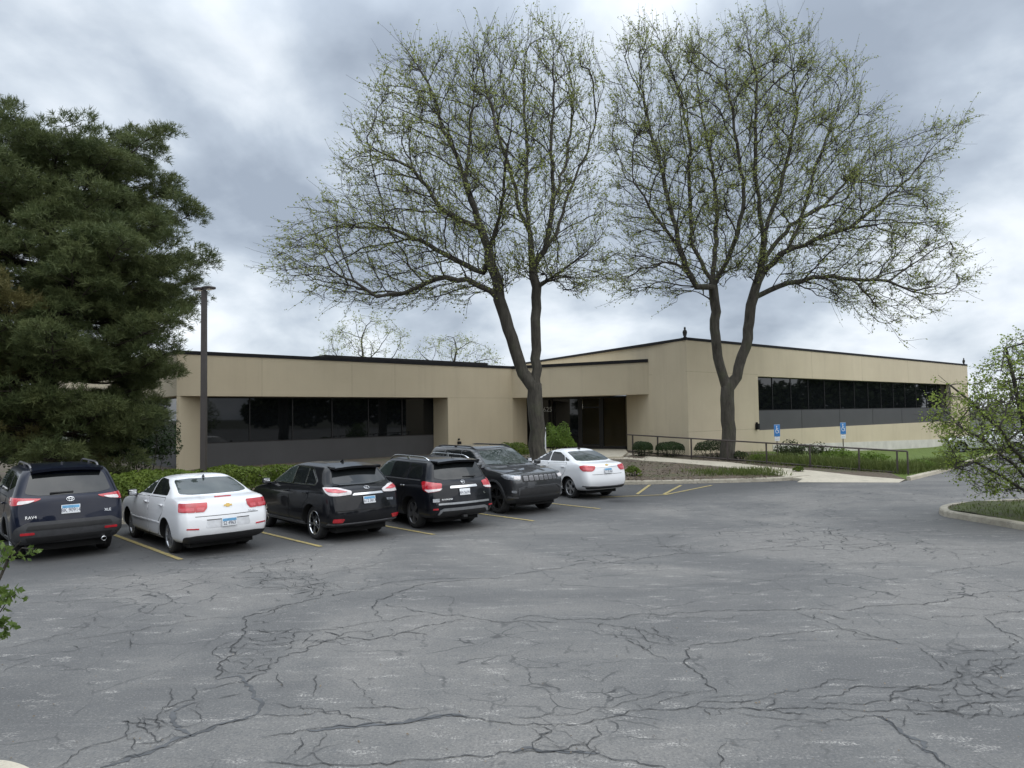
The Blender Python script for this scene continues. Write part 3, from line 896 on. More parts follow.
mb = MB(); band(mb, w0, w1, zb_ + .002, zs, .12, nR); o = bp(mb, 'spandrel_panel', SPAN)
for v in o.data.vertices: v.co += nR * .08
for k in range(1, 6):
    mb = MB()
    q = w0.lerp(w1, k / 6) + nR * .072; band(mb, q - dR * .012, q + dR * .012, zb_ + .01, zs - .01, .05, nR)
    bp(mb, 'panel_joint', FRM)
window_row(w0 + nR * .35, w1 + nR * .35, nR, dR, zs, zt - .002, 14)
# scored joints in the stucco
JT = simple('stucco_joint', (.36, .31, .225), .95)
zj = zat(690, 371.3, Kc, nR)
zj2 = zat(700, 431.3, Kc, nR)
def joint(a, c_, n, z):
    mb = MB(); mb.prism([P2(a - n * .004), P2(c_ - n * .004), P2(c_ + n * .02), P2(a + n * .02)], z - .018, z); bp(mb, 'wall_joint', JT)
for z in (zj, zj2):
    joint(Kc, w0, nR, z); joint(FR, Kc, sn, z)
joint(s_b, Cc, nL, ZF - .002); joint(Lc, s_a, nL, ZF - .002)
for x in (262, 352, 395):
    q = hit(x, 380, Lc, nL); mb = MB(); mb.prism([P2(q - nL * .004 - dL * .008), P2(q - nL * .004 + dL * .008), P2(q + nL * .02 + dL * .008), P2(q + nL * .02 - dL * .008)], ZF + .002, ZL - .12); bp(mb, 'wall_joint', JT)
for x in (812, 862, 908):
    q = hit(x, 370, Kc, nR); mb = MB(); mb.prism([P2(q - nR * .004 - dR * .008), P2(q - nR * .004 + dR * .008), P2(q + nR * .02 + dR * .008), P2(q + nR * .02 - dR * .008)], zt + .002, ZU - .12); bp(mb, 'wall_joint', JT)
# foundation exposed along the right wing
mb = MB()
f0 = hit(772, 430, Kc, nR); n_ = 12
for k in range(n_):
    a, c_ = f0.lerp(Ec, k / n_), f0.lerp(Ec, (k + 1) / n_)
    za, zc_ = .72 - .72 * k / n_, .72 - .72 * (k + 1) / n_
    mb.prism([P2(a - nR * .025), P2(c_ - nR * .025), P2(c_), P2(a)], -1.3, [za, zc_, zc_, za] if True else za)
bp(mb, 'foundation', FND)
# small wall fixtures
for (x, y, P0, n, d) in ((756, 426.6, Kc, nR, dR), (458.3, 442.8, Lc, nL, dL)):
    q = hit(x, y, P0, n)
    mb = MB()
    mb.box(q - n * .1, (.16, .2, .16) if P0 is Lc else (.2, .2, .34), rot=Matrix.Rotation(math.atan2(d.y, d.x), 3, 'Z'), bev=.03)
    mb.box(q - n * .06 + V((0, 0, .2)), (.1, .1, .1), rot=Matrix.Rotation(math.atan2(d.y, d.x), 3, 'Z'), bev=.02)
    bp(mb, 'wall_light', BLK)
# antenna rod on the left roof
mb = MB(); q = D(329, 356, 39.5)
mb.tube([(q.x, q.y, ZL - .1), (q.x + .0, q.y, ZL + 1.15)], [.018, .01], 6); bp(mb, 'antenna_rod', BLK)

# ------------------------------------------------------------------ bird decoys on the roof corners
def bird(x, yb, P0, z, label):
    t = thing('bird_decoy', label, 'decoy', (P0.x, P0.y, z), 'bird decoys on the roof corners')
    t.scale = (.55, .55, .72)
    mb = MB()
    prof = [(.0, 0), (.10, .0), (.105, .05), (.10, .14), (.135, .26), (.15, .36), (.135, .46), (.10, .52), (.085, .55), (.10, .60), (.095, .66), (.06, .70), (0, .715)]
    mb.lathe(prof, 14, M=Matrix.Diagonal((1, .8, 1, 1)))
    o = mb.build('body', DEC, t)
    mb = MB()
    for s in (-1, 1):
        mb.lathe([(.032, .66), (.02, .72), (0, .76)], 6, M=Matrix.Translation((s * .055, 0, 0)))
    mb.build('ear', DEC, t)
    mb = MB()
    for s in (-1, 1):
        mb.tube([(s * .14, .0, .48), (s * .165, .02, .34), (s * .13, .05, .14), (s * .1, .06, .02)], [.03, .06, .045, .01], 6)
    mb.build('wing', DEC, t)
    mb = MB(); mb.tube([(0, -.07, .62), (0, -.13, .60)], [.022, .004], 5); mb.build('beak', DEC, t)
    mb = MB(); mb.box((0, 0, -.02), (.3, .26, .04), bev=.01); mb.build('base', DEC, t)
    return t
DEC = simple('dark_decoy_plastic', (.025, .024, .022), .6, 0, .4, 12)
bird(0, 0, Kc + dR * .12 + nR * .16, ZU + .08, 'dark bird decoy on the near roof corner above the entrance side')
bird(0, 0, Ec - dR * .3 + nR * .16, ZU + .08, 'dark bird decoy at the far right end of the roof edge')
# ------------------------------------------------------------------ cars
def pchip(xs, ys, xq):
    xs = np.array(xs, float); ys = np.array(ys, float)
    h = np.diff(xs); dl = np.diff(ys) / h
    m_ = np.zeros(len(xs))
    for i in range(1, len(xs) - 1):
        if dl[i - 1] * dl[i] > 0: m_[i] = 2 * dl[i - 1] * dl[i] / (dl[i - 1] + dl[i])
    m_[0], m_[-1] = dl[0], dl[-1]
    i = np.clip(np.searchsorted(xs, xq, side='right') - 1, 0, len(h) - 1)
    t = (xq - xs[i]) / h[i]
    return (2 * t**3 - 3 * t**2 + 1) * ys[i] + (t**3 - 2 * t**2 + t) * h[i] * m_[i] + (-2 * t**3 + 3 * t**2) * ys[i + 1] + (t**3 - t**2) * h[i] * m_[i + 1]

def body_loft(rows, sub=4):
    """rows of (xf, zf, xr, zr, w, bulge front, bulge rear, corner front, corner rear): nested plan outlines stacked from sill to roof"""
    n = len(rows)
    q = np.linspace(0, n - 1, (n - 1) * sub + 1)
    R_ = np.stack([pchip(range(n), [r[k] for r in rows], q) for k in range(9)], 1)
    verts, rings = [], []
    for xf, zf, xr, zr, w_, bf, br, cf, cr_ in R_:
        cf = min(cf, w_ * .6); cr_ = min(cr_, w_ * .6)
        pts = []
        for i in range(8):
            y = (w_ - cf) * i / 8
            pts.append((xf - bf * (y / w_)**2, y))
        xa = xf - bf * ((w_ - cf) / w_)**2
        fx = cf * 1.5
        for i in range(7):
            a = math.pi / 2 * i / 7
            pts.append((xa - fx + fx * math.cos(a), w_ - cf + cf * math.sin(a)))
        xra = xr + br * ((w_ - cr_) / w_)**2
        gx = cr_ * 1.5
        x0, x1 = xa - fx, xra + gx
        for i in range(29):
            pts.append((x0 + (x1 - x0) * i / 28, w_))
        for i in range(1, 8):
            a = math.pi / 2 * i / 7
            pts.append((xra + gx - gx * math.sin(a), w_ - cr_ + cr_ * math.cos(a)))
        for i in range(1, 9):
            y = (w_ - cr_) * (1 - i / 8)
            pts.append((xr + br * (y / w_)**2, y))
        xm, hl = (xf + xr) / 2, max(.3, (xf - xr) / 2)
        full = pts + [(x, -y) for x, y in pts[-2:0:-1]]
        ring = []
        for x, y in full:
            y *= 1 - .03 * ((x - xm) / hl)**2
            t = (x - xr) / (xf - xr)
            ring.append(len(verts)); verts.append((x, y, zr + (zf - zr) * t))
        rings.append(ring)
    faces = []
    for a, b_ in zip(rings, rings[1:]):
        k = len(a)
        for i in range(k): faces.append([a[i], b_[i], b_[(i + 1) % k], a[(i + 1) % k]])
    faces.append(rings[0]); faces.append(rings[-1][::-1])
    return verts, faces

def chaikin(P, r_, closed=True):
    """round the corners of an outline with arcs of about r_ metres"""
    Q = []
    n = len(P)
    for i in range(n):
        a, b_, c_ = P[i - 1], P[i], P[(i + 1) % n]
        u_, v_ = a - b_, c_ - b_
        k = min(r_, u_.length * .42, v_.length * .42)
        p0, p1 = b_ + u_.normalized() * k, b_ + v_.normalized() * k
        for j in range(5):
            t = j / 4
            Q.append(p0 * (1 - t)**2 + b_ * 2 * t * (1 - t) + p1 * t * t)
    return Q

class Car:
    def __init__(s, name, label, cat, rows, paint_m, wb, wr, track, arch=.06, group=None):
        s.root = thing(name, label, cat, (0, 0, 0), group)
        s.wb, s.wr, s.tr = wb, wr, track
        vs, fs = body_loft(rows)
        s.bvh = BVHTree.FromPolygons([V(v) for v in vs], fs)
        me = bpy.data.meshes.new('body'); me.from_pydata(vs, [], fs)
        bm = bmesh.new(); bm.from_mesh(me); bmesh.ops.recalc_face_normals(bm, faces=bm.faces[:]); bm.to_mesh(me); bm.free()
        me.materials.append(paint_m); me.materials.append(MT['under'])
        for p_ in me.polygons: p_.use_smooth = True
        o = bpy.data.objects.new('body', me); COL.objects.link(o)
        mb = MB()
        for x in (wb / 2, -wb / 2):
            for sy in (-1, 1):
                M = Matrix.Translation((x, sy * (track / 2 - .16), wr - .01)) @ Matrix.Rotation(-sy * math.pi / 2, 4, 'X')
                mb.lathe([(0, 0), (wr + arch, 0), (wr + arch, .6), (0, .6)], 40, mat=1, M=M)
        cme = bpy.data.meshes.new('cut'); cme.from_pydata(mb.v, [], mb.f)
        bm = bmesh.new(); bm.from_mesh(cme); bmesh.ops.remove_doubles(bm, verts=bm.verts[:], dist=1e-5); bmesh.ops.recalc_face_normals(bm, faces=bm.faces[:]); bm.to_mesh(cme); bm.free()
        cme.materials.append(paint_m); cme.materials.append(MT['under'])
        for p_ in cme.polygons: p_.material_index = 1
        co = bpy.data.objects.new('cut', cme); COL.objects.link(co)
        md = o.modifiers.new('b', 'BOOLEAN'); md.object = co; md.operation = 'DIFFERENCE'; md.solver = 'EXACT'
        dg = bpy.context.evaluated_depsgraph_get()
        nm = bpy.data.meshes.new_from_object(o.evaluated_get(dg))
        o.modifiers.clear(); o.data = nm; nm.name = 'body'
        bpy.data.objects.remove(co)
        o.parent = s.root
        sharp(o, 42)
        s.body = o
    def patch(s, name, pts, d, mat, off=.004, parent=None, rnd_=2, grid=.07, skirt=.012):
        d = V(d).normalized()
        e1 = V((0, 0, 1)).cross(d).normalized(); e2 = d.cross(e1)
        P = [V((V(p_).dot(e1), V(p_).dot(e2), 0)) for p_ in pts]
        if rnd_: P = chaikin(P, {1: .02, 2: .05, 3: .09}.get(rnd_, rnd_))
        bm = bmesh.new()
        fill(bm, P)
        for ax in (0, 1):
            lo = min(p_[ax] for p_ in P); hi = max(p_[ax] for p_ in P)
            k = math.floor(lo / grid) * grid + grid * .5
            while k < hi:
                co_ = (k, 0, 0) if ax == 0 else (0, k, 0); no_ = (1, 0, 0) if ax == 0 else (0, 1, 0)
                bmesh.ops.bisect_plane(bm, geom=bm.verts[:] + bm.edges[:] + bm.faces[:], plane_co=co_, plane_no=no_, dist=1e-5)
                k += grid
        nrm = {}
        for v in bm.verts:
            w_ = e1 * v.co.x + e2 * v.co.y
            h, nn, _, _ = s.bvh.ray_cast(w_ - d * 6, d)
            if h is None:
                h, nn, _, _ = s.bvh.find_nearest(w_)
            if nn.dot(d) > 0: nn = -nn
            nrm[v] = (h, nn)
        for v, (h, nn) in nrm.items(): v.co = h + nn * off
        bmesh.ops.recalc_face_normals(bm, faces=bm.faces[:])
        bm.normal_update()
        if sum((f.normal.dot(d) * f.calc_area() for f in bm.faces)) > 0: bmesh.ops.reverse_faces(bm, faces=bm.faces[:])
        for f in bm.faces: f.smooth = True
        be = [e for e in bm.edges if e.is_boundary]
        ret = bmesh.ops.extrude_edge_only(bm, edges=be)
        for g in ret['geom']:
            if isinstance(g, bmesh.types.BMVert):
                pass
        newv = [g for g in ret['geom'] if isinstance(g, bmesh.types.BMVert)]
        for v in newv:
            h, nn, _, _ = s.bvh.find_nearest(v.co)
            if nn.dot(v.co - h) < 0: nn = -nn
            v.co = v.co - nn * (off + skirt)
        me = bpy.data.meshes.new(name); bm.to_mesh(me); bm.free()
        me.materials.append(mat)
        o = link(bpy.data.objects.new(name, me), parent or s.root)
        sharp(o, 50)
        return o
    def side(s, name, xz, mat, off=.004, parent=None, sides=(1, -1), **k):
        r_ = []
        for sy in sides:
            r_.append(s.patch(name, [(x, sy * 2, z) for x, z in xz], (0, -sy, 0), mat, off, parent, **k))
        return r_
    def rear(s, name, yz, mat, off=.004, parent=None, skew=0, **k):
        return s.patch(name, [(-3, y, z) for y, z in yz], (1, skew, 0), mat, off, parent, **k)
    def front(s, name, yz, mat, off=.004, parent=None, skew=0, **k):
        return s.patch(name, [(3, y, z) for y, z in yz], (-1, skew, 0), mat, off, parent, **k)
    def diag(s, name, pts, dx, mat, off=.006, parent=None, **k):
        """a mirrored pair of lamps that wrap round the corner: pts (x, y, z) for the left side"""
        r_ = []
        for sy in (1, -1):
            r_.append(s.patch(name, [(x, sy * y, z) for x, y, z in pts], (dx[0], -sy * dx[1], 0), mat, off, parent[0 if sy > 0 else 1] if parent else None, **k))
        return r_
    def doors(s, fr, rr, paint_m, hz, hx=.12, hm=None):
        for q, h in ((fr, 1), (rr, 1)):
            cx = sum(x for x, z in q) / len(q); cz = sum(z for x, z in q) / len(q)
            for sy in (1, -1):
                big_ = [(x + (.011 if x > cx else -.011), z + (.011 if z > cz else -.011)) for x, z in q]
                s.patch('door_gap', [(x, sy * 2, z) for x, z in big_], (0, -sy, 0), MT['under'], .0015, None, rnd_=2, grid=.12)
                dr = s.patch('door', [(x, sy * 2, z) for x, z in q], (0, -sy, 0), paint_m, .005, None, rnd_=2, grid=.09)
                xr_ = min(x for x, z in q)
                h_, nn, _, _ = s.bvh.ray_cast(V((xr_ + .16, sy * 3, hz)), V((0, -sy, 0)))
                if h_ is not None:
                    mb = MB(); mb.box(h_ + V((0, sy * .03, 0)), (.2, .03, .035), bev=.014)
                    mb.box(h_ + V((0, sy * .012, 0)), (.05, .03, .03))
                    mb.build('handle', hm or paint_m, dr)
    def wheels(s, rim_m, spokes=5, wspoke=.075, twin=False, hub=.07, tw=.22, rimr=None):
        wr = s.wr; rr = rimr or wr * .70
        for x in (s.wb / 2, -s.wb / 2):
            for sy in (1, -1):
                M = Matrix.Translation((x, sy * (s.tr / 2 + .005), wr)) @ Matrix.Rotation(-sy * math.pi / 2, 4, 'X')
                mb = MB()
                mb.lathe([(0, -.09), (rr * .62, -.09), (rr * .62, -.06), (0, -.06)], 24, M=M)
                wh = mb.build('wheel', MT['under'], s.root)
                mb = MB(); h = tw / 2
                mb.lathe([(rr - .005, -h * 2 + .02), (rr + .03, -h * 2), (wr - .035, -h * 2 + .005), (wr, -h * 2 + .035), (wr, -.035), (wr - .012, -.012), (wr - .04, .0), (rr + .03, .004), (rr - .005, -.006)], 40, M=M)
                mb.build('tyre', MT['tyre'], wh)
                mb = MB()
                mb.lathe([(rr, -.15), (rr * .93, -.12), (rr * .92, -.03), (rr * .95, -.004), (rr, .004), (rr + .006, -.01)], 40, M=M)
                mb.lathe([(0, -.012), (hub * .7, -.012), (hub, -.02), (hub * 1.15, -.05), (0, -.05)], 16, M=M)
                for k in range(spokes):
                    for dd in ((-.16, .16) if twin else (0,)):
                        a = 2 * math.pi * k / spokes + .3
                        a1 = a + dd
                        ww = wspoke * (.55 if twin else 1)
                        c0 = V((math.cos(a), math.sin(a), 0)); c1 = V((math.cos(a1), math.sin(a1), 0))
                        t0 = V((-c0.y, c0.x, 0)); t1 = V((-c1.y, c1.x, 0))
                        p0 = c0 * hub * .6; p1 = c1 * rr * .955
                        zt0, zt1 = -.012, -.006
                        vs = [p0 - t0 * ww * .42 + V((0, 0, zt0)), p0 + t0 * ww * .42 + V((0, 0, zt0)), p1 + t1 * ww * .6 + V((0, 0, zt1)), p1 - t1 * ww * .6 + V((0, 0, zt1))]
                        vs += [v - V((0, 0, .045)) for v in vs]
                        mb.add([M @ v for v in vs], [[0, 1, 2, 3], [0, 4, 5, 1], [1, 5, 6, 2], [2, 6, 7, 3], [3, 7, 4, 0]])
                mb.build('rim', rim_m, wh)
    def mirror(s, x, y, z, mat, glass=True):
        for sy in (1, -1):
            mb = MB()
            mb.box((x, sy * (y + .10), z + .03), (.12, .20, .14), bev=.05)
            mb.box((x + .02, sy * (y + .0), z - .03), (.08, .14, .05), bev=.02)
            o = mb.build('side_mirror', mat, s.root)
            mb = MB(); mb.box((x - .067, sy * (y + .115), z + .03), (.008, .15, .10), bev=.003)
            mb.build('mirror_glass', MT['chrome'] if glass else MT['black'], o)
    def at_rear(s, y, z):
        h, nn, _, _ = s.bvh.ray_cast(V((-4, y, z)), V((1, 0, 0)))
        return h, (-nn if nn.x > 0 else nn)
    def at_front(s, y, z):
        h, nn, _, _ = s.bvh.ray_cast(V((4, y, z)), V((-1, 0, 0)))
        return h, (-nn if nn.x < 0 else nn)
    def plate(s, z, text, w_=.305, tilt=True, y=0, blue=True):
        h, nn = s.at_rear(y, z)
        nn = V((nn.x, 0, nn.z)).normalized()
        right = V((0, -1, 0)); up_ = nn.cross(right) if nn.cross(right).z > 0 else right.cross(nn)
        def M(o_):
            t = h + nn * o_
            return Matrix(((right.x, up_.x, nn.x, t.x), (right.y, up_.y, nn.y, t.y), (right.z, up_.z, nn.z, t.z), (0, 0, 0, 1)))
        mb = MB(); mb.box((0, 0, 0), (w_, .153, .012), bev=.004)
        o = mb.build('licence_plate', MT['plate'], s.root); o.data.transform(M(.026))
        if blue:
            mb = MB(); mb.box((0, .043, 0), (w_ * .92, .05, .002)); q = mb.build('blue_band', MT['plateblue'], o); q.data.transform(M(.0335))
        text_mesh('characters', text, .085, MT['platetext'], o, M(.0345) @ Matrix.Translation((0, -.022, 0)) @ Matrix.Diagonal((.92, 1.1, 1, 1)), .0008)
        return o
    def badge(s, kind, y, z, size, mat, rear_=True):
        h, nn = (s.at_rear if rear_ else s.at_front)(y, z)
        mb = MB()
        right = V((0, -1 if rear_ else 1, 0)); n = nn.normalized(); up_ = n.cross(right); up_ = up_ if up_.z > 0 else -up_
        c = h + n * .012
        def P(a, b_): return c + right * a * size + up_ * b_ * size
        if kind == 'rings':
            for (rx, rz, oz) in ((1, .66, 0), (.42, .62, 0), (.72, .26, .28)):
                mb.tube([P(rx * math.cos(t), oz + rz * math.sin(t)) for t in [2 * math.pi * i / 24 for i in range(25)]], size * .09, 6)
        elif kind == 'ring_bar':
            mb.tube([P(math.cos(t), math.sin(t)) for t in [2 * math.pi * i / 24 for i in range(25)]], size * .12, 6)
            mb.tube([P(-1.25, 0), P(1.25, 0)], size * .2, 6)
        elif kind == 'oval_l':
            mb.tube([P(math.cos(t), .72 * math.sin(t)) for t in [2 * math.pi * i / 24 for i in range(25)]], size * .1, 6)
            mb.tube([P(.15, .6), P(-.4, -.3), P(.55, -.3)], size * .1, 6)
        elif kind == 'bowtie':
            o2 = [(-1, -.18), (-.42, -.18), (-.36, -.4), (.36, -.4), (.42, -.18), (1.0, -.18), (.9, .18), (.42, .18), (.36, .4), (-.36, .4), (-.42, .18), (-.9, .18)]
            vs = [P(a, b_) for a, b_ in o2]
            vs2 = [v - n * .012 for v in vs]
            k = len(vs)
            mb.add(vs + vs2, [list(range(k))] + [[i, (i + 1) % k, k + (i + 1) % k, k + i] for i in range(k)])
        return mb.build('emblem', mat, s.root)
    def letters(s, text, y, z, size, mat, rear_=True):
        h, nn = (s.at_rear if rear_ else s.at_front)(y, z)
        n = nn.normalized(); right = V((0, -1 if rear_ else 1, 0)); right = (right - n * right.dot(n)).normalized(); up_ = n.cross(right); t = h + n * .008
        if up_.z < 0: up_ = -up_
        M = Matrix(((right.x, up_.x, n.x, t.x), (right.y, up_.y, n.y, t.y), (right.z, up_.z, n.z, t.z), (0, 0, 0, 1)))
        return text_mesh('badge_lettering', text, size, mat, s.root, M, .003)
    def rails(s, x0, x1, y, z0, mat, h=.07):
        for sy in (1, -1):
            pts = []
            for i in range(15):
                t = i / 14; x = x0 + (x1 - x0) * t
                hh, nn, _, _ = s.bvh.ray_cast(V((x, sy * y, 4)), V((0, 0, -1)))
                lift = h * min(1, math.sin(math.pi * t) * 3.2)
                pts.append((x, sy * y, hh.z + lift - .005))
            mb = MB(); mb.tube(pts, .019, 8)
            for t in (.5,):
                x = x0 + (x1 - x0) * t; hh, nn, _, _ = s.bvh.ray_cast(V((x, sy * y, 4)), V((0, 0, -1)))
                mb.box((x, sy * y, hh.z + h * .4), (.1, .03, h), bev=.01)
            mb.build('roof_rail', mat, s.root)
    def arch_trim(s, mat, wdt=.055, a0=-12, a1=192, off=.012):
        for x in (s.wb / 2, -s.wb / 2):
            r0, r1 = s.wr + .055, s.wr + .06 + wdt
            o_ = [(x + r1 * math.cos(rad(a)), s.wr + r1 * math.sin(rad(a))) for a in np.linspace(a0, a1, 22)]
            i_ = [(x + r0 * math.cos(rad(a)), s.wr + r0 * math.sin(rad(a))) for a in np.linspace(a1, a0, 22)]
            s.side('wheel_arch_trim', o_ + i_, mat, off, rnd_=0, grid=.2)
    def fin(s, x, mat, hgt=.06):
        hh, nn, _, _ = s.bvh.ray_cast(V((x, 0, 4)), V((0, 0, -1)))
        mb = MB(); mb.add([(x - .09, -.02, hh.z), (x - .09, .02, hh.z), (x + .09, .004, hh.z), (x + .09, -.004, hh.z), (x - .08, 0, hh.z + hgt), (x - .03, 0, hh.z + hgt)],
                          [[0, 1, 4], [1, 2, 5, 4], [3, 0, 4, 5], [2, 3, 5]])
        mb.build('roof_antenna', mat, s.root)
    def spoiler(s, xr, y, z, mat, depth=.24, th=.05):
        mb = MB()
        n = 10
        for i in range(n):
            pa = []
            for t in (i / n, (i + 1) / n):
                yy = -y + 2 * y * t
                cr_ = (1 - (yy / y)**2) * .035
                cx = xr - (1 - (yy / y)**2) * .05
                pa.append([V((cx + depth, yy, z + cr_ + .03)), V((cx, yy, z + cr_)), V((cx + .02, yy, z + cr_ - th)), V((cx + depth, yy, z + cr_ - th * .8))])
            for k in range(4): mb.add([pa[0][k], pa[1][k], pa[1][(k + 1) % 4], pa[0][(k + 1) % 4]], [[0, 1, 2, 3]], smooth=True)
        mb.box((xr + depth / 2, y, z), (depth, .02, th), bev=.01); mb.box((xr + depth / 2, -y, z), (depth, .02, th), bev=.01)
        o = mb.build('rear_spoiler', mat, s.root); sharp(o, 40); return o
    def place(s, x, y, yaw, sc=1.0, turn=0, front=False, zs=1.0, dx=0, dy=0):
        f = (-1 if not front else 1) * s.wb / 2 * sc
        ax, ay = x + f * math.cos(rad(yaw)), y + f * math.sin(rad(yaw))
        yaw += turn
        x, y = ax - f * math.cos(rad(yaw)) + dx, ay - f * math.sin(rad(yaw)) + dy
        s.root.location = (x, y, 0); s.root.rotation_euler = (0, 0, rad(yaw)); s.root.scale = (sc, sc, sc * zs)
        return s

def copy_thing(root, loc, yaw, label, group=None, cat=None):
    r_ = root.copy(); COL.objects.link(r_); r_.scale = (1, 1, 1); r_.location = loc; r_.rotation_euler = (0, 0, rad(yaw))
    r_['label'] = label
    if group: r_['group'] = group
    for ch in list(root.children):
        c_ = ch.copy(); COL.objects.link(c_); c_.parent = r_
        for g in ch.children:
            e = g.copy(); COL.objects.link(e); e.parent = c_
    return r_
MT['slot'] = simple('grille_slot_grey', (.26, .26, .27), .4, .3, .1, 10)
GRP = 'cars parked in the row of stalls'
NAVY = paint('dark_navy_paint', (.006, .009, .022), .25, .3)
WHITE = paint('white_paint', (.80, .81, .83), 0, .3)
BLACK = paint('black_paint', (.005, .0055, .008), .1, .28)
BLACKB = paint('blue_black_paint', (.007, .008, .012), .25, .28)
GREY = paint('charcoal_paint', (.06, .062, .067), .75, .3)

# --- dark navy compact SUV
r = [(2.12, .27, -2.14, .32, .84, .10, .08, .22, .18), (2.24, .40, -2.27, .42, .905, .14, .08, .22, .16), (2.28, .6, -2.31, .60, .93, .16, .08, .22, .14),
     (2.27, .8, -2.29, .76, .932, .16, .08, .2, .13), (2.2, .95, -2.26, .93, .93, .18, .09, .2, .13), (2.05, 1.03, -2.23, 1.06, .915, .2, .1, .2, .14),
     (1.6, 1.09, -2.20, 1.12, .90, .2, .1, .2, .14), (1.2, 1.13, -2.17, 1.15, .885, .2, .1, .2, .14), (1.05, 1.16, -2.15, 1.18, .87, .2, .1, .2, .14),
     (.75, 1.34, -2.04, 1.36, .81, .18, .1, .18, .14), (.4, 1.52, -1.92, 1.53, .735, .14, .09, .16, .14), (.15, 1.61, -1.84, 1.60, .67, .1, .07, .16, .14),
     (-.1, 1.645, -1.7, 1.63, .55, .06, .05, .14, .14), (-.4, 1.66, -1.3, 1.655, .3, .03, .03, .1, .1)]
c = Car('parked_car', 'dark navy compact SUV with roof rails at the left end of the row', 'car', r, NAVY, 2.69, .36, 1.64, .07, GRP)
c.wheels(MT['alloy'], 5, .07, True)
c.doors([(1.02, 1.1), (.95, .42), (-.28, .42), (-.36, 1.12)], [(-.41, 1.12), (-.33, .42), (-.9, .42), (-1.0, .72), (-1.24, .9), (-1.28, 1.12)], NAVY, 1.0)
c.side('side_window', [(.86, 1.2), (.22, 1.535), (-.36, 1.555), (-.36, 1.19)], MT['glass_clear'])
c.side('side_window', [(-.42, 1.19), (-.42, 1.555), (-1.08, 1.535), (-1.2, 1.2)], MT['glass_car'])
c.side('quarter_window', [(-1.27, 1.23), (-1.16, 1.52), (-1.62, 1.46), (-1.78, 1.33)], MT['glass_car'])
c.arch_trim(MT['greytrim'], .07)
c.side('sill_cladding', [(1.0, .30), (1.0, .42), (-1.0, .42), (-1.0, .30)], MT['greytrim'], .012, rnd_=0)
c.rear('rear_window', [(.70, 1.20), (.60, 1.52), (-.60, 1.52), (-.70, 1.20), (-.5, 1.16), (.5, 1.16)], MT['glass_car'], .005)
lp = c.diag('tail_light', [(-2.2, .46, 1.11), (-2.0, .93, 1.145), (-1.8, .94, 1.13), (-1.85, .94, 1.05), (-2.1, .93, 1.01), (-2.2, .80, 1.02), (-2.25, .56, 1.075)], (.8, .55), MT['red'], .012)
c.diag('reversing_lens', [(-2.2, .54, 1.085), (-2.2, .82, 1.085), (-2.2, .84, 1.025), (-2.2, .66, 1.04)], (.9, .3), MT['clear'], .02, parent=lp)
c.rear('tailgate_bumper', [(.86, .62), (.68, .72), (-.68, .72), (-.86, .62), (-.9, .34), (-.6, .28), (.6, .28), (.9, .34)], MT['greytrim'], .014)
c.rear('bumper_insert', [(.66, .66), (-.66, .66), (-.7, .58), (.7, .58)], MT['black'], .022, rnd_=1)
c.rear('bumper_insert', [(.70, .46), (-.70, .46), (-.62, .30), (.62, .30)], MT['black'], .022, rnd_=1)
for sy in (1, -1): c.rear('reflector', [(sy * .78, .545), (sy * .56, .545), (sy * .56, .505), (sy * .78, .505)], MT['red'], .026, rnd_=1)
h, _ = c.at_rear(0, .84)
c.plate(.90, 'BK 90914'); c.badge('rings', 0, 1.075, .062, MT['chrome'])
c.letters('RAV4', .62, .80, .075, MT['chrome']); c.letters('XLE', -.62, .83, .07, MT['chrome'])
mb = MB(); q, _ = c.at_rear(.05, 1.20); mb.box(q + V((-.02, .08, .0)), (.02, .38, .03), bev=.008); mb.build('rear_wiper', MT['black'], c.root)
for sy in (-1,):
    mb = MB(); mb.lathe([(.034, 0), (.042, -.004), (.042, .2), (.036, .2), (.034, 0)], 14, M=Matrix.Translation((-2.26, sy * .56, .31)) @ Matrix.Rotation(rad(90), 4, 'Y')); mb.build('exhaust_tip', MT['chrome'], c.root)
c.spoiler(-2.0, .58, 1.60, NAVY, .3); c.rails(-1.65, .1, .56, 1.6, MT['greyalloy'], .06); c.fin(-1.2, NAVY)
c.front('windscreen', [(.72, 1.2), (.58, 1.53), (-.58, 1.53), (-.72, 1.2)], MT['glass_clear'])
c.mirror(.85, .90, 1.16, NAVY)
mb = MB(); mb.box((0, 0, .26), (4.0, 1.3, .16)); mb.build('underbody', MT['under'], c.root)
c.place(-10.35, 16.05, 129, 1.06, turn=2, zs=1.045)

# --- white mid-size sedan
r = [(2.16, .22, -2.28, .27, .82, .12, .08, .24, .2), (2.30, .32, -2.42, .34, .885, .2, .1, .25, .2), (2.375, .50, -2.49, .52, .92, .26, .12, .25, .18),
     (2.36, .62, -2.475, .70, .93, .26, .13, .25, .17), (2.30, .74, -2.43, .88, .925, .28, .14, .24, .17), (2.18, .83, -2.39, 1.0, .91, .3, .15, .24, .17),
     (1.9, .90, -2.34, 1.055, .895, .3, .16, .22, .18), (1.4, .97, -2.16, 1.085, .88, .3, .16, .2, .18), (1.02, 1.02, -1.88, 1.105, .865, .28, .14, .18, .16),
     (.90, 1.06, -1.78, 1.13, .835, .26, .14, .18, .14), (.5, 1.22, -1.45, 1.25, .755, .2, .12, .16, .13), (.12, 1.355, -1.10, 1.36, .675, .14, .1, .15, .13),
     (-.12, 1.42, -.88, 1.425, .58, .08, .07, .14, .12), (-.25, 1.45, -.72, 1.45, .44, .04, .04, .12, .1), (-.42, 1.463, -.55, 1.463, .2, .01, .01, .05, .05)]
c = Car('parked_car', 'white four-door sedan with square paired red tail lights, left of the black crossover', 'car', r, WHITE, 2.737, .335, 1.62, .045, GRP)
c.wheels(MT['alloy'], 5, .075, True)
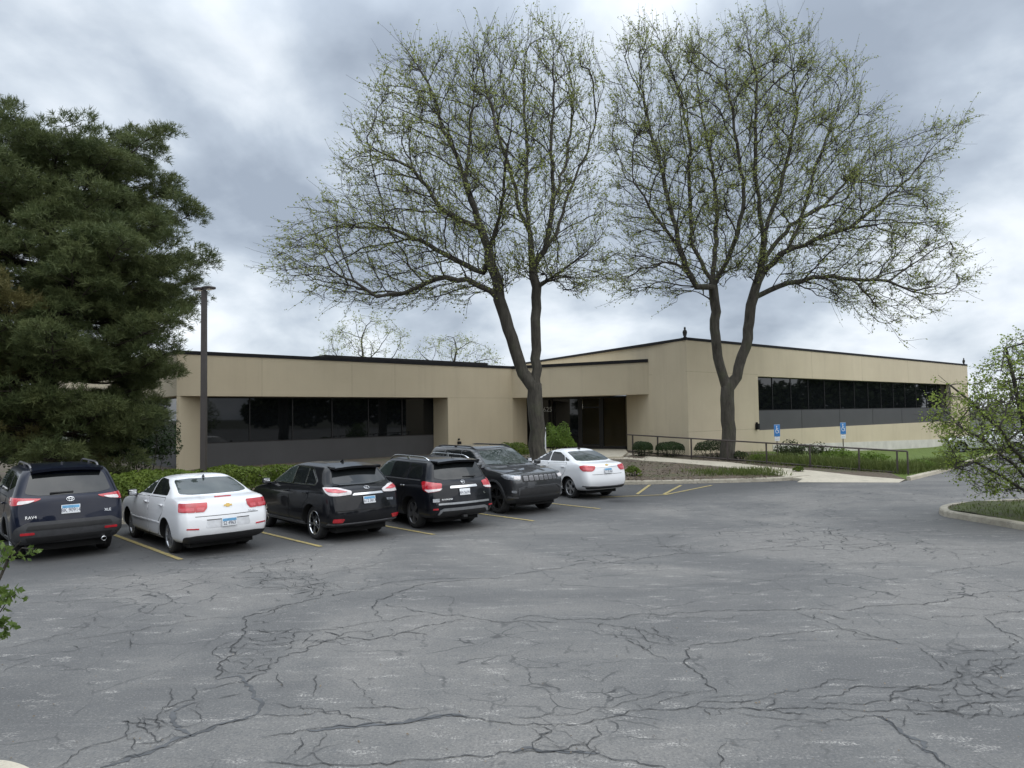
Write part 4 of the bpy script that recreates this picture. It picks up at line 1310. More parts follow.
c.doors([(1.0, .98), (.93, .32), (-.22, .30), (-.24, 1.04)], [(-.29, 1.04), (-.27, .30), (-.88, .33), (-1.0, .62), (-1.24, .80), (-1.3, 1.07)], WHITE, .93)
c.side('side_window', [(.80, 1.06), (.16, 1.36), (-.24, 1.405), (-.24, 1.085)], MT['glass_clear'])
c.side('side_window', [(-.29, 1.085), (-.29, 1.405), (-.76, 1.39), (-1.2, 1.235), (-1.27, 1.11)], MT['glass_car'])
c.side('door_moulding', [(.92, .56), (.92, .535), (-1.0, .565), (-1.0, .59)], WHITE, .018, rnd_=0)
c.side('sill_cladding', [(.95, .24), (.95, .29), (-.95, .29), (-.95, .24)], MT['black'], .008, rnd_=0)
c.rear('rear_window', [(.60, 1.38), (.71, 1.15), (.5, 1.13), (-.5, 1.13), (-.71, 1.15), (-.60, 1.38), (-.3, 1.395), (.3, 1.395)], MT['glass_clear'], .005)
c.front('windscreen', [(.62, 1.36), (.76, 1.06), (.4, 1.035), (-.4, 1.035), (-.76, 1.06), (-.62, 1.36), (0, 1.39)], MT['glass_clear'])
lp = c.diag('tail_light', [(-2.4, .66, 1.02), (-2.14, .89, 1.02), (-2.16, .88, .86), (-2.4, .66, .85)], (.8, .6), MT['red'], .012, rnd_=1)
c.diag('lamp_core', [(-2.4, .69, .935), (-2.2, .87, .935), (-2.2, .87, .875), (-2.4, .69, .875)], (.8, .6), MT['redpale'], .018, parent=lp, rnd_=1)
lp = c.diag('tail_light', [(-2.4, .40, 1.02), (-2.4, .635, 1.02), (-2.4, .635, .85), (-2.4, .47, .85), (-2.4, .41, .92)], (1, .1), MT['red'], .012, rnd_=1)
c.diag('lamp_core', [(-2.4, .45, .935), (-2.4, .60, .935), (-2.4, .60, .875), (-2.4, .48, .875)], (1, .1), MT['redpale'], .018, parent=lp, rnd_=1)
c.rear('boot_lid_gap', [(.64, .775), (-.64, .775), (-.64, .765), (.64, .765)], MT['under'], .003, rnd_=0)
c.rear('plate_recess', [(.46, .55), (.42, .70), (-.42, .70), (-.46, .55)], simple('recess_shade_white', (.62, .63, .65), .4), .004, rnd_=2)
c.rear('recess_lip', [(.43, .705), (-.43, .705), (-.43, .69), (.43, .69)], MT['black'], .006, rnd_=0)
c.rear('lower_valance', [(.84, .40), (.6, .42), (-.6, .42), (-.84, .40), (-.8, .27), (.8, .27)], MT['black'], .012)
for sy in (1, -1): c.rear('reflector', [(sy * .80, .565), (sy * .58, .555), (sy * .58, .53), (sy * .80, .54)], MT['red'], .012, rnd_=0)
mb = MB(); mb.box((-2.12, 0, 1.098), (.05, .34, .022), bev=.008); mb.build('brake_light', MT['red'], c.root)
c.plate(.63, 'S2 4963'); c.badge('bowtie', 0, .945, .085, MT['gold']); c.letters('MALIBU', -.50, .80, .05, MT['chrome'])
c.fin(-.95, MT['black']); c.mirror(.74, .87, 1.03, MT['black'])
mb = MB(); mb.box((0, 0, .24), (4.2, 1.3, .16)); mb.build('underbody', MT['under'], c.root)
c.place(-7.33, 16.29, 131.7, .985, turn=1, zs=1.065, dx=-.08)
SEDAN = c

# --- black crossover with raked tailgate
r = [(2.15, .27, -2.26, .33, .85, .1, .1, .24, .2), (2.27, .42, -2.41, .44, .92, .2, .12, .26, .2), (2.33, .6, -2.45, .60, .945, .24, .14, .26, .18),
     (2.30, .8, -2.42, .80, .95, .26, .15, .26, .18), (2.2, .93, -2.38, .98, .945, .28, .16, .24, .18), (2.0, 1.0, -2.34, 1.10, .93, .28, .17, .22, .19),
     (1.6, 1.07, -2.27, 1.16, .91, .26, .17, .2, .19), (1.25, 1.12, -2.20, 1.20, .89, .24, .17, .18, .18), (1.1, 1.16, -2.14, 1.23, .87, .22, .17, .18, .17),
     (.72, 1.34, -1.98, 1.38, .80, .18, .15, .17, .17), (.32, 1.52, -1.82, 1.53, .725, .14, .12, .16, .16), (.08, 1.60, -1.72, 1.595, .66, .1, .1, .15, .15),
     (-.15, 1.65, -1.55, 1.63, .55, .06, .06, .14, .14), (-.45, 1.68, -1.2, 1.665, .3, .03, .03, .1, .1)]
c = Car('parked_car', 'black crossover with pale tail lamps and a chrome bar above its plate', 'car', r, BLACK, 2.74, .375, 1.66, .06, GRP)
c.wheels(MT['chrome'], 5, .06, True)
c.doors([(1.05, 1.1), (.95, .42), (-.25, .40), (-.30, 1.14)], [(-.35, 1.14), (-.30, .40), (-.9, .42), (-1.0, .75), (-1.25, .92), (-1.3, 1.16)], BLACK, 1.02)
c.side('window_surround', [(.92, 1.17), (.2, 1.56), (-.6, 1.60), (-1.15, 1.56), (-1.55, 1.30), (-1.5, 1.2)], MT['chrome'], .0045)
c.side('side_window', [(.84, 1.19), (.18, 1.535), (-.30, 1.575), (-.30, 1.20)], MT['glass_clear'], .009)
c.side('side_window', [(-.36, 1.20), (-.36, 1.575), (-.95, 1.555), (-.98, 1.22)], MT['glass_car'], .009)
c.side('quarter_window', [(-1.03, 1.22), (-1.0, 1.55), (-1.12, 1.535), (-1.48, 1.30), (-1.44, 1.23)], MT['glass_car'], .009)
c.side('sill_cladding', [(.95, .31), (.95, .37), (-.95, .37), (-.95, .31)], MT['greyalloy'], .02, rnd_=0)
c.rear('rear_window', [(.70, 1.26), (.58, 1.545), (-.58, 1.545), (-.70, 1.26), (-.5, 1.21), (.5, 1.21)], MT['glass_car'], .005)
c.front('windscreen', [(.74, 1.2), (.6, 1.53), (-.6, 1.53), (-.74, 1.2)], MT['glass_clear'])
lp = c.diag('tail_light', [(-2.35, .42, 1.03), (-2.35, .42, 1.10), (-2.2, .70, 1.18), (-1.95, .94, 1.19), (-2.1, .94, 1.09), (-2.2, .88, 1.02), (-2.3, .70, 1.01)], (.8, .55), MT['clear'], .012)
c.diag('red_lens', [(-2.35, .50, 1.085), (-2.2, .74, 1.15), (-2.02, .93, 1.165), (-2.15, .92, 1.10), (-2.3, .72, 1.07)], (.8, .55), MT['redpale'], .02, parent=lp)
c.rear('garnish_bar', [(.40, 1.005), (.36, 1.05), (-.36, 1.05), (-.40, 1.005)], MT['chrome'], .02, rnd_=1)
c.rear('bumper_gap', [(.80, .70), (-.80, .70), (-.80, .685), (.80, .685)], MT['under'], .004, rnd_=0)
for sy in (1, -1): c.rear('reflector', [(sy * .84, .535), (sy * .60, .525), (sy * .64, .445), (sy * .84, .455)], MT['red'], .012, rnd_=1)
c.rear('lower_valance', [(.86, .40), (-.86, .40), (-.8, .29), (.8, .29)], MT['black'], .014, rnd_=1)
c.rear('bumper_strip', [(.88, .425), (-.88, .425), (-.88, .40), (.88, .40)], MT['greyalloy'], .018, rnd_=0)
c.plate(.89, 'A12 5813'); c.badge('oval_l', 0, 1.145, .065, MT['chrome']); c.letters('RX350', -.58, .86, .07, MT['chrome'])
c.spoiler(-1.93, .60, 1.585, BLACK, .34); c.fin(-1.15, BLACK); c.mirror(.86, .91, 1.16, BLACK)
mb = MB(); mb.box((0, 0, .27), (4.1, 1.3, .16)); mb.build('underbody', MT['under'], c.root)
c.place(-4.68, 17.66, 128.8, .975, turn=3.5, zs=1.035, dx=-.05)

# --- blue-black three-row SUV
r = [(2.2, .28, -2.42, .33, .87, .1, .08, .24, .2), (2.35, .42, -2.56, .44, .945, .18, .1, .26, .18), (2.42, .6, -2.60, .60, .975, .22, .11, .26, .17),
     (2.41, .8, -2.575, .80, .98, .22, .12, .26, .17), (2.34, .97, -2.54, .97, .975, .24, .12, .24, .17), (2.15, 1.07, -2.50, 1.10, .955, .26, .13, .22, .17),
     (1.7, 1.13, -2.46, 1.16, .93, .26, .13, .2, .17), (1.35, 1.17, -2.43, 1.19, .915, .24, .13, .18, .17), (1.2, 1.20, -2.40, 1.22, .90, .22, .13, .18, .17),
     (.85, 1.38, -2.30, 1.40, .83, .18, .12, .17, .16), (.5, 1.56, -2.18, 1.57, .755, .14, .1, .16, .16), (.28, 1.64, -2.10, 1.64, .69, .1, .08, .15, .16),
     (.0, 1.69, -1.95, 1.675, .57, .06, .05, .14, .14), (-.4, 1.71, -1.5, 1.70, .32, .03, .03, .1, .1)]
c = Car('parked_car', 'blue-black three-row SUV with silver roof rails beside the charcoal SUV', 'car', r, BLACKB, 2.9, .385, 1.70, .055, GRP)
c.wheels(MT['greyalloy'], 5, .11)
c.doors([(1.12, 1.14), (1.02, .45), (-.18, .43), (-.22, 1.16)], [(-.27, 1.16), (-.23, .43), (-.95, .45), (-1.05, .78), (-1.25, .95), (-1.28, 1.17)], BLACKB, 1.05, hm=MT['chrome'])
c.side('side_window', [(.96, 1.22), (.36, 1.57), (-.22, 1.61), (-.22, 1.22)], MT['glass_clear'])
c.side('side_window', [(-.28, 1.22), (-.28, 1.61), (-1.12, 1.60), (-1.16, 1.23)], MT['glass_car'])
c.side('quarter_window', [(-1.24, 1.24), (-1.2, 1.595), (-1.78, 1.55), (-1.93, 1.34), (-1.88, 1.26)], MT['glass_car'])
c.side('window_strip', [(1.0, 1.195), (1.0, 1.175), (-1.9, 1.20), (-1.9, 1.22)], MT['greyalloy'], .008, rnd_=0)
c.rear('rear_window', [(.72, 1.27), (.62, 1.59), (-.62, 1.59), (-.72, 1.27), (-.5, 1.22), (.5, 1.22)], MT['glass_car'], .005)
c.front('windscreen', [(.76, 1.24), (.62, 1.57), (-.62, 1.57), (-.76, 1.24)], MT['glass_clear'])
lp = c.diag('tail_light', [(-2.4, .55, 1.14), (-2.15, .95, 1.20), (-2.08, .96, 1.17), (-2.15, .96, 1.0), (-2.3, .88, .94), (-2.45, .62, .98)], (.8, .55), MT['red'], .012)
c.diag('clear_lens', [(-2.45, .58, 1.03), (-2.2, .93, 1.01), (-2.3, .88, .95), (-2.45, .64, .985)], (.8, .55), MT['clear'], .02, parent=lp, rnd_=1)
c.rear('garnish_bar', [(.40, 1.02), (.38, 1.075), (-.38, 1.075), (-.40, 1.02)], MT['chrome'], .022, rnd_=1)
c.rear('bumper_step', [(.74, .69), (-.74, .69), (-.74, .645), (.74, .645)], MT['alloy'], .022, rnd_=1)
c.rear('bumper_strip', [(.70, .52), (.60, .565), (-.60, .565), (-.70, .52), (-.74, .42), (-.69, .42), (-.62, .50), (.62, .50), (.69, .42), (.74, .42)], MT['alloy'], .018, rnd_=0)
c.rear('lower_valance', [(.66, .49), (-.66, .49), (-.72, .31), (.72, .31)], MT['black'], .012, rnd_=1)
for sy in (1, -1): c.rear('reflector', [(sy * .86, .575), (sy * .74, .575), (sy * .74, .54), (sy * .86, .54)], MT['red'], .012, rnd_=0)
c.rear('sticker', [(.86, .80), (.70, .80), (.70, .72), (.86, .72)], simple('pale_sticker', (.35, .36, .38), .5, 0, .4, 40), .006, rnd_=0)
c.plate(.92, 'AM 56391', blue=False); c.badge('ring_bar', 0, 1.15, .05, MT['chrome']); c.letters('PATHFINDER', .50, .77, .05, MT['chrome']); c.letters('SL', -.62, .86, .07, MT['chrome'])
mb = MB(); q, _ = c.at_rear(-.2, 1.27); mb.box(q + V((-.02, -.05, .0)), (.02, .38, .03), bev=.008); mb.build('rear_wiper', MT['black'], c.root)
c.spoiler(-2.30, .62, 1.645, BLACKB, .32); c.rails(-1.85, .35, .60, 1.6, MT['chrome'], .075); c.mirror(.98, .94, 1.2, BLACKB)
mb = MB(); mb.tube([(-1.75, -.1, 1.68), (-1.9, -.1, 1.82)], .006, 5); mb.build('roof_antenna', MT['black'], c.root)
mb = MB(); mb.box((-2.5, 0, .34), (.2, .12, .06), bev=.01); mb.build('tow_hitch', MT['black'], c.root)
mb = MB(); mb.box((0, 0, .28), (4.3, 1.3, .16)); mb.build('underbody', MT['under'], c.root)
c.place(-2.50, 19.10, 123.3, .955, turn=3, zs=1.035, dx=-.06)

# --- charcoal SUV parked nose out
r = [(2.14, .30, -2.3, .36, .86, .1, .08, .22, .2), (2.28, .42, -2.45, .46, .93, .14, .1, .24, .18), (2.33, .6, -2.49, .62, .965, .16, .1, .24, .16),
     (2.32, .8, -2.47, .82, .97, .17, .1, .23, .16), (2.29, .98, -2.44, 1.0, .965, .18, .11, .22, .16), (2.2, 1.06, -2.40, 1.12, .945, .2, .12, .2, .16),
     (1.85, 1.12, -2.37, 1.18, .925, .2, .12, .2, .16), (1.35, 1.17, -2.34, 1.21, .905, .2, .12, .18, .16), (1.12, 1.21, -2.31, 1.24, .885, .2, .12, .18, .16),
     (.82, 1.38, -2.20, 1.41, .82, .17, .11, .17, .16), (.48, 1.56, -2.08, 1.58, .755, .13, .1, .15, .15), (.26, 1.65, -2.0, 1.65, .70, .1, .08, .14, .14),
     (.0, 1.70, -1.85, 1.69, .58, .06, .05, .14, .14), (-.4, 1.72, -1.4, 1.715, .32, .03, .03, .1, .1)]
c = Car('parked_car', 'charcoal SUV parked nose out with a slotted grille and black wheels', 'car', r, GREY, 2.915, .40, 1.68, .07, GRP)
c.wheels(MT['blackalloy'], 5, .09, True)
c.doors([(1.08, 1.14), (1.0, .48), (-.22, .46), (-.26, 1.18)], [(-.31, 1.18), (-.27, .46), (-.95, .48), (-1.05, .8), (-1.25, .97), (-1.28, 1.19)], GREY, 1.06)
c.side('side_window', [(.90, 1.24), (.34, 1.585), (-.26, 1.62), (-.26, 1.24)], MT['glass_car'])
c.side('side_window', [(-.32, 1.24), (-.32, 1.62), (-1.10, 1.61), (-1.2, 1.25)], MT['glass_car'])
c.side('quarter_window', [(-1.28, 1.26), (-1.18, 1.60), (-1.72, 1.56), (-1.86, 1.30)], MT['glass_car'])
c.arch_trim(MT['greytrim'], .05)
c.side('sill_cladding', [(1.0, .33), (1.0, .44), (-1.0, .44), (-1.0, .33)], MT['black'], .012, rnd_=0)
c.front('windscreen', [(.76, 1.25), (.63, 1.585), (.3, 1.61), (-.3, 1.61), (-.63, 1.585), (-.76, 1.25), (-.4, 1.22), (.4, 1.22)], MT['glass_clear'], .005)
c.rear('rear_window', [(.70, 1.27), (.60, 1.59), (-.60, 1.59), (-.70, 1.27)], MT['glass_car'], .005)
gq = c.front('grille', [(.60, 1.03), (-.60, 1.03), (-.57, .86), (.57, .86)], MT['black'], .010, rnd_=1)
for k in range(7):
    y = -.48 + k * .16
    sl = c.front('grille_slot', [(y - .06, 1.005), (y + .06, 1.005), (y + .06, .885), (y - .06, .885)], MT['slot'], .016, gq, rnd_=1, grid=.2)
    c.front('slot_mesh', [(y - .045, .995), (y + .045, .995), (y + .045, .895), (y - .045, .895)], MT['greyalloy'], .021, gq, rnd_=1, grid=.2)
c.diag('headlight', [(2.3, .64, 1.02), (2.0, .95, 1.06), (1.8, .96, 1.03), (2.0, .95, .94), (2.25, .66, .90)], (-.85, .5), MT['headlens'], .012)
lp = c.diag('lamp_core', [(2.3, .68, 1.0), (2.2, .82, 1.01), (2.2, .82, .94), (2.3, .69, .93)], (-.85, .5), MT['clear'], .02)
c.front('lower_grille', [(.62, .66), (.5, .70), (-.5, .70), (-.62, .66), (-.72, .52), (.72, .52)], MT['black'], .012, rnd_=1)
c.front('bumper_trim', [(.68, .53), (.66, .67), (.52, .73), (-.52, .73), (-.66, .67), (-.68, .53), (-.72, .53), (-.72, .69), (-.54, .76), (.54, .76), (.72, .69), (.72, .53)], MT['greytrim'], .02, rnd_=0, grid=.1)
c.front('skid_plate', [(.80, .46), (-.80, .46), (-.7, .34), (.7, .34)], MT['black'], .014, rnd_=1)
c.front('skid_trim', [(.9, .50), (.7, .475), (.7, .445), (.9, .465)], MT['greyalloy'], .02, rnd_=0)
c.front('skid_trim', [(-.9, .50), (-.7, .475), (-.7, .445), (-.9, .465)], MT['greyalloy'], .02, rnd_=0)
for sy in (1, -1):
    c.front('fog_light', [(sy * .86, .66), (sy * .76, .65), (sy * .76, .585), (sy * .86, .60)], MT['headlens'], .016, rnd_=1)
    # stripes of flat black on the bonnet
    c.patch('bonnet_decal', [(2.0, sy * .40, 3), (1.25, sy * .52, 3), (1.25, sy * .30, 3), (2.05, sy * .28, 3)], (0, 0.001, -1), MT['black'], .003, rnd_=1)
mb = MB(); q = V((1.22, 0, 1.2))
for sy in (.35, -.3):
    mb.tube([(1.2, sy, 1.235), (1.06, sy - .5, 1.27)], .012, 6)
mb.build('windscreen_wiper', MT['black'], c.root)
c.mirror(.92, .93, 1.22, GREY, True); c.rails(-1.8, .2, .62, 1.6, MT['blackalloy'], .04)
mb = MB(); mb.box((0, 0, .30), (4.1, 1.3, .16)); mb.build('underbody', MT['under'], c.root)
c.place(-.72, 21.55, -52.1, 1.05)

# --- white compact sedan
r = [(2.02, .22, -2.15, .28, .78, .12, .08, .24, .2), (2.18, .32, -2.30, .36, .85, .2, .1, .25, .2), (2.25, .50, -2.36, .55, .89, .26, .12, .25, .18),
     (2.24, .64, -2.34, .72, .90, .26, .13, .25, .17), (2.18, .77, -2.30, .90, .895, .28, .14, .24, .17), (2.05, .86, -2.26, 1.01, .88, .3, .15, .24, .17),
     (1.8, .93, -2.20, 1.055, .865, .3, .16, .22, .18), (1.35, 1.0, -2.05, 1.08, .85, .3, .16, .2, .18), (1.05, 1.04, -1.82, 1.10, .835, .28, .14, .18, .16),
     (.92, 1.08, -1.72, 1.125, .805, .26, .14, .18, .14), (.5, 1.24, -1.40, 1.26, .73, .2, .12, .16, .13), (.12, 1.37, -1.06, 1.375, .655, .14, .1, .15, .13),
     (-.1, 1.43, -.86, 1.435, .56, .08, .07, .14, .12), (-.25, 1.46, -.7, 1.46, .42, .04, .04, .12, .1), (-.42, 1.474, -.55, 1.474, .2, .01, .01, .05, .05)]
c = Car('parked_car', 'white compact sedan with single red tail lights at the right end of the row', 'car', r, WHITE, 2.685, .325, 1.57, .045, GRP)
c.wheels(MT['alloy'], 5, .06, True)
c.doors([(1.0, 1.0), (.93, .33), (-.22, .31), (-.24, 1.05)], [(-.29, 1.05), (-.27, .31), (-.86, .34), (-.98, .62), (-1.2, .80), (-1.26, 1.08)], WHITE, .95)
c.side('side_window', [(.74, 1.09), (.14, 1.345), (-.24, 1.385), (-.24, 1.10)], MT['glass_car'])
c.side('side_window', [(-.30, 1.10), (-.30, 1.385), (-.70, 1.375), (-.98, 1.28), (-1.12, 1.12)], MT['glass_car'])
c.side('quarter_window', [(-1.14, 1.13), (-1.04, 1.26), (-1.32, 1.16), (-1.3, 1.13)], MT['glass_car'])
c.rear('rear_window', [(.58, 1.385), (.69, 1.15), (.5, 1.13), (-.5, 1.13), (-.69, 1.15), (-.58, 1.385), (-.3, 1.40), (.3, 1.40)], MT['glass_clear'], .005)
c.front('windscreen', [(.6, 1.375), (.74, 1.08), (.4, 1.055), (-.4, 1.055), (-.74, 1.08), (-.6, 1.375), (0, 1.40)], MT['glass_clear'])
lp = c.diag('tail_light', [(-2.3, .50, 1.0), (-2.12, .82, 1.03), (-1.98, .88, 1.01), (-2.0, .88, .94), (-2.1, .86, .86), (-2.3, .62, .845), (-2.3, .52, .90)], (.8, .6), MT['red'], .012)
c.diag('lamp_core', [(-2.3, .60, .945), (-2.1, .84, .955), (-2.1, .84, .90), (-2.3, .62, .88)], (.8, .6), MT['redpale'], .018, parent=lp)
c.rear('garnish_bar', [(.44, .985), (-.44, .985), (-.44, .96), (.44, .96)], MT['chrome'], .014, rnd_=0)
c.rear('boot_lid_gap', [(.60, .76), (-.60, .76), (-.60, .75), (.60, .75)], MT['under'], .003, rnd_=0)
c.rear('lower_valance', [(.80, .385), (.5, .40), (-.5, .40), (-.80, .385), (-.74, .33), (.74, .33)], MT['black'], .010, rnd_=1)
c.rear('bumper_strip', [(.84, .43), (.4, .405), (-.4, .405), (-.84, .43), (-.84, .405), (-.4, .385), (.4, .385), (.84, .405)], MT['greyalloy'], .016, rnd_=0)
c.plate(.85, 'CT 81462'); c.badge('bowtie', 0, 1.02, .075, MT['gold'])
c.fin(-.8, MT['black']); c.mirror(.78, .84, 1.06, MT['black'])
mb = MB(); mb.box((0, 0, .25), (3.9, 1.25, .16)); mb.build('underbody', MT['under'], c.root)
c.place(1.97, 24.73, 117.6, 1.0, turn=5, zs=1.06, dx=-.1)
COMPACT = c
# far cars seen through the crab-apple at the right
FG = 'white cars parked across the far lot'
q = D(988, 452, 43); copy_thing(SEDAN.root, (q.x, q.y, 0), 148, 'white car in the far lot just right of the lawn, seen through branches', FG)
q = D(1034, 447, 50); copy_thing(COMPACT.root, (q.x, q.y, 0), 160, 'white car in the far lot behind the leaning branch at the right edge', FG)
# ------------------------------------------------------------------ lamp post, railing, signs, marker
BRZ = simple('bronze_painted_steel', (.062, .054, .05), .5, .2, .12, 2)
RAIL = simple('brown_painted_rail', (.07, .056, .052), .5, .2, .2, 3)
lpY = 21.3
b0 = G(203.5, 480, .1)
k = lpY / b0.y
base = D(203.5, 500, lpY)
topz = D(198, 291, lpY).z
bx = base.x
LP = thing('lamp_post', 'tall brown square lamp post with flat twin heads behind the white sedan', 'lamp post', (bx, lpY, .13))
mb = MB(); hgt = topz - .13
wv_ = .08
mb.add([(sx * wv_ * f, sy * wv_ * f, z) for z, f in ((0, 1), (hgt, .82)) for sx, sy in ((-1, -1), (1, -1), (1, 1), (-1, 1))],
       [[0, 1, 5, 4], [1, 2, 6, 5], [2, 3, 7, 6], [3, 0, 4, 7], [4, 5, 6, 7]])
mb.build('pole', BRZ, LP)
mb = MB(); mb.box((0, 0, .02), (.45, .45, .05), bev=.01); mb.build('base_plate', BRZ, LP)
mb = MB(); mb.box((0, 0, .0), (.62, .62, .3), bev=.04); mb.build('footing', CONC, LP)
for s_ in (-1, 1):
    mb = MB()
    R3 = Matrix.Rotation(rad(-25), 3, 'Z')
    mb.box(R3 @ V((s_ * .195, 0, hgt + .075)), (.30, .28, .08), rot=R3, bev=.03)
    mb.box(R3 @ V((s_ * .10, 0, hgt + .08)), (.2, .08, .08), rot=R3)
    hd = mb.build('lamp_head', BRZ, LP)
    mb = MB(); mb.box(R3 @ V((s_ * .195, 0, hgt + .028)), (.23, .2, .008), rot=R3); mb.build('lens', MT['clear'], hd)

RA, RB_ = V((5.95, 37.6, .58)), G(908, 476.5, .03)
posts = [633, 658, 691.5, 727.5, 766.5, 810, 859, 897, 907.5]
RLo = thing('handrail', 'brown pipe handrail with thin posts along the sloping walk', 'railing', (RB_.x, RB_.y, 0))
def rail_pt(x):
    # where the photo column crosses the railing line in plan
    d = ray(x, 455); n = V((-(RB_ - RA).y, (RB_ - RA).x, 0)).normalized()
    t = (RA - CAMP).dot(n) / d.dot(n); q = CAMP + d * t
    f = (q.xy - RA.xy).length / (RB_.xy - RA.xy).length
    return V((q.x, q.y, RA.z + (RB_.z - RA.z) * f))
O_ = V((RB_.x, RB_.y, 0))
for x in posts:
    q = rail_pt(x); mb = MB()
    mb.box(q + V((0, 0, .46)), (.06, .06, 1.08), rot=Matrix.Rotation(rad(-37), 3, 'Z')); mb.build('post', RAIL, RLo, off=O_)
e0 = rail_pt(628)
mb = MB(); mb.tube([e0 + V((-.05, 0, 1.0)), RB_ + V((0, 0, 1.0))], .034, 8); mb.build('top_rail', RAIL, RLo, off=O_)
mb = MB(); mb.tube([e0 + V((0, 0, .13)), rail_pt(897) + V((0, 0, .13))], .03, 8); mb.build('lower_rail', RAIL, RLo, off=O_)

SBL = simple('sign_blue', (.035, .20, .52), .4, 0, .06)
SWH = simple('sign_white', (.72, .73, .74), .4, 0, .04)
SGR = simple('galvanised_post', (.16, .14, .12), .6, .5, .2, 8)
def acc_sign(x, ytop, ybot, Y, label):
    q = D(x, ybot, Y); zt_ = D(x, ytop, Y).z
    zg = gz(q.x, q.y)
    t = thing('parking_sign', label, 'sign', (q.x, q.y, zg), 'blue accessible parking signs by the railing')
    H_ = zt_ - zg
    t.rotation_euler = (0, 0, rad(18))
    mb = MB(); mb.box((0, .022, H_ / 2 - .1), (.05, .03, H_ - .1)); mb.build('post', SGR, t)
    W_, PH = .36, .62
    mb = MB(); mb.box((0, 0, H_ - PH / 2), (W_, .006, PH), bev=.002); pn = mb.build('sign_panel', SBL, t)
    mb = MB(); z0 = H_ - PH + .16; f = -.0045
    # wheelchair figure
    def disc(cx, cz, r0, r1, a0=0, a1=360, n=20):
        A = [rad(a0 + (a1 - a0) * i / n) for i in range(n + 1)]
        for i in range(n):
            mb.add([(cx + r_ * math.cos(a), f, cz + r_ * math.sin(a)) for r_, a in ((r0, A[i]), (r1, A[i]), (r1, A[i + 1]), (r0, A[i + 1]))], [[0, 1, 2, 3]])
    disc(-.015, z0 + .36, 0, .032); disc(-.0, z0 + .12, .085, .11, 120, 380)
    def bar(a, b_, w_):
        a, b_ = V((a[0], 0, a[1])), V((b_[0], 0, b_[1])); d = (b_ - a).normalized(); s = V((-d.z, 0, d.x)) * w_ / 2; y = V((0, f - .001, 0))
        mb.add([a + s + y, a - s + y, b_ - s + y, b_ + s + y], [[0, 1, 2, 3]])
    bar((-.015, z0 + .32), (-.015, z0 + .17), .04); bar((-.015, z0 + .25), (.07, z0 + .25), .025); bar((-.015, z0 + .17), (.07, z0 + .17), .03); bar((.065, z0 + .17), (.10, z0 + .05), .03); bar((.10, z0 + .05), (.13, z0 + .06), .025)
    mb.build('wheelchair_symbol', SWH, pn)
    mb = MB()
    for (a, b_) in (((-.16, H_ - .015), (.16, H_ - .015)), ((-.16, H_ - PH + .015), (.16, H_ - PH + .015))):
        mb.box(((a[0] + b_[0]) / 2, -.0045, a[1]), (.34, .002, .012))
    mb.build('border', SWH, pn)
    mb = MB(); mb.box((0, 0, H_ - PH - .12), (.30, .006, .20), bev=.002); p2 = mb.build('fine_panel', SWH, t)
    M = Matrix(((1, 0, 0, 0), (0, 0, -1, -.0045), (0, 1, 0, H_ - PH - .12), (0, 0, 0, 1)))
    text_mesh('fine_amount', '$250 FINE', .05, SBL, p2, M, .0005)
    return t
acc_sign(777.5, 424.5, 447, 36.2, 'blue wheelchair parking sign on a post nearer the big tree')
acc_sign(844, 422.5, 456, 37.0, 'blue wheelchair parking sign on a post nearer the railing end')

q = D(545.5, 448, 33.5)
MK = thing('marker_post', 'slim white marker post beside the forked tree trunk by the entrance', 'post', (q.x, q.y, gz(q.x, q.y)))
zt_ = D(545.5, 427.5, 33.5).z - gz(q.x, q.y)
mb = MB(); mb.box((0, 0, zt_ / 2 - .05), (.065, .03, zt_ + .1), bev=.01); mb.build('stake', SWH, MK)
mb = MB(); mb.box((0, -.018, zt_ - .12), (.075, .004, .12)); mb.build('reflector', MT['greyalloy'], MK)
# ------------------------------------------------------------------ plants
rng = np.random.default_rng(11)
m, nt, b = new_mat('tree_bark')
p = pos(nt)
n = noise(nt, p, 7, 6, .7, stretch=(1, 1, .25))
c = ramp(nt, n, [(.3, (.026, .023, .018)), (.55, (.062, .056, .045)), (.75, (.10, .093, .075))])
c = mixc(nt, ramp(nt, noise(nt, p, 1.6, 4), [(.52, 0.0), (.7, .5)]), c, (.075, .085, .045))
nt.links.new(c, b.inputs['Base Color']); b.inputs['Roughness'].default_value = .95
bump(nt, b, n, .9, .05)
BARK = m
TWIG = simple('twig_bark', (.036, .031, .026), .9, 0, .3, 3)
PBARK = simple('pine_bark', (.045, .035, .028), .95, 0, .4, 8, .6)
BUD = leaf_mat('budding_leaves', (.20, .23, .06), (.36, .40, .13), .5, 2.0)
BUD2 = leaf_mat('pale_budding_leaves', (.26, .29, .12), (.44, .48, .25), .5, 1.0)
LEAF = leaf_mat('young_green_leaves', (.08, .14, .02), (.21, .31, .06), .5, 2.2)
CRAB = leaf_mat('crabapple_leaves', (.15, .215, .035), (.36, .44, .10), .5, 2.2)
SAPL = leaf_mat('sapling_leaves', (.045, .085, .016), (.15, .21, .05), .35, 6)
HEDG = leaf_mat('hedge_leaves', (.06, .10, .014), (.18, .235, .04), .42, 2.4)
YEW = leaf_mat('dark_clipped_leaves', (.012, .026, .008), (.04, .07, .018), .15, 3.0)
NEED = leaf_mat('pine_needles', (.055, .082, .032), (.165, .19, .075), .28, 1.4)
NEED2 = leaf_mat('yellowed_pine_needles', (.11, .11, .04), (.19, .165, .065), .25, 1.2)
GRASS = leaf_mat('long_grass_blades', (.06, .092, .022), (.17, .2, .06), .4, 2)
DRY = leaf_mat('dull_plant_leaves', (.03, .045, .018), (.08, .10, .04), .3, 2.5)

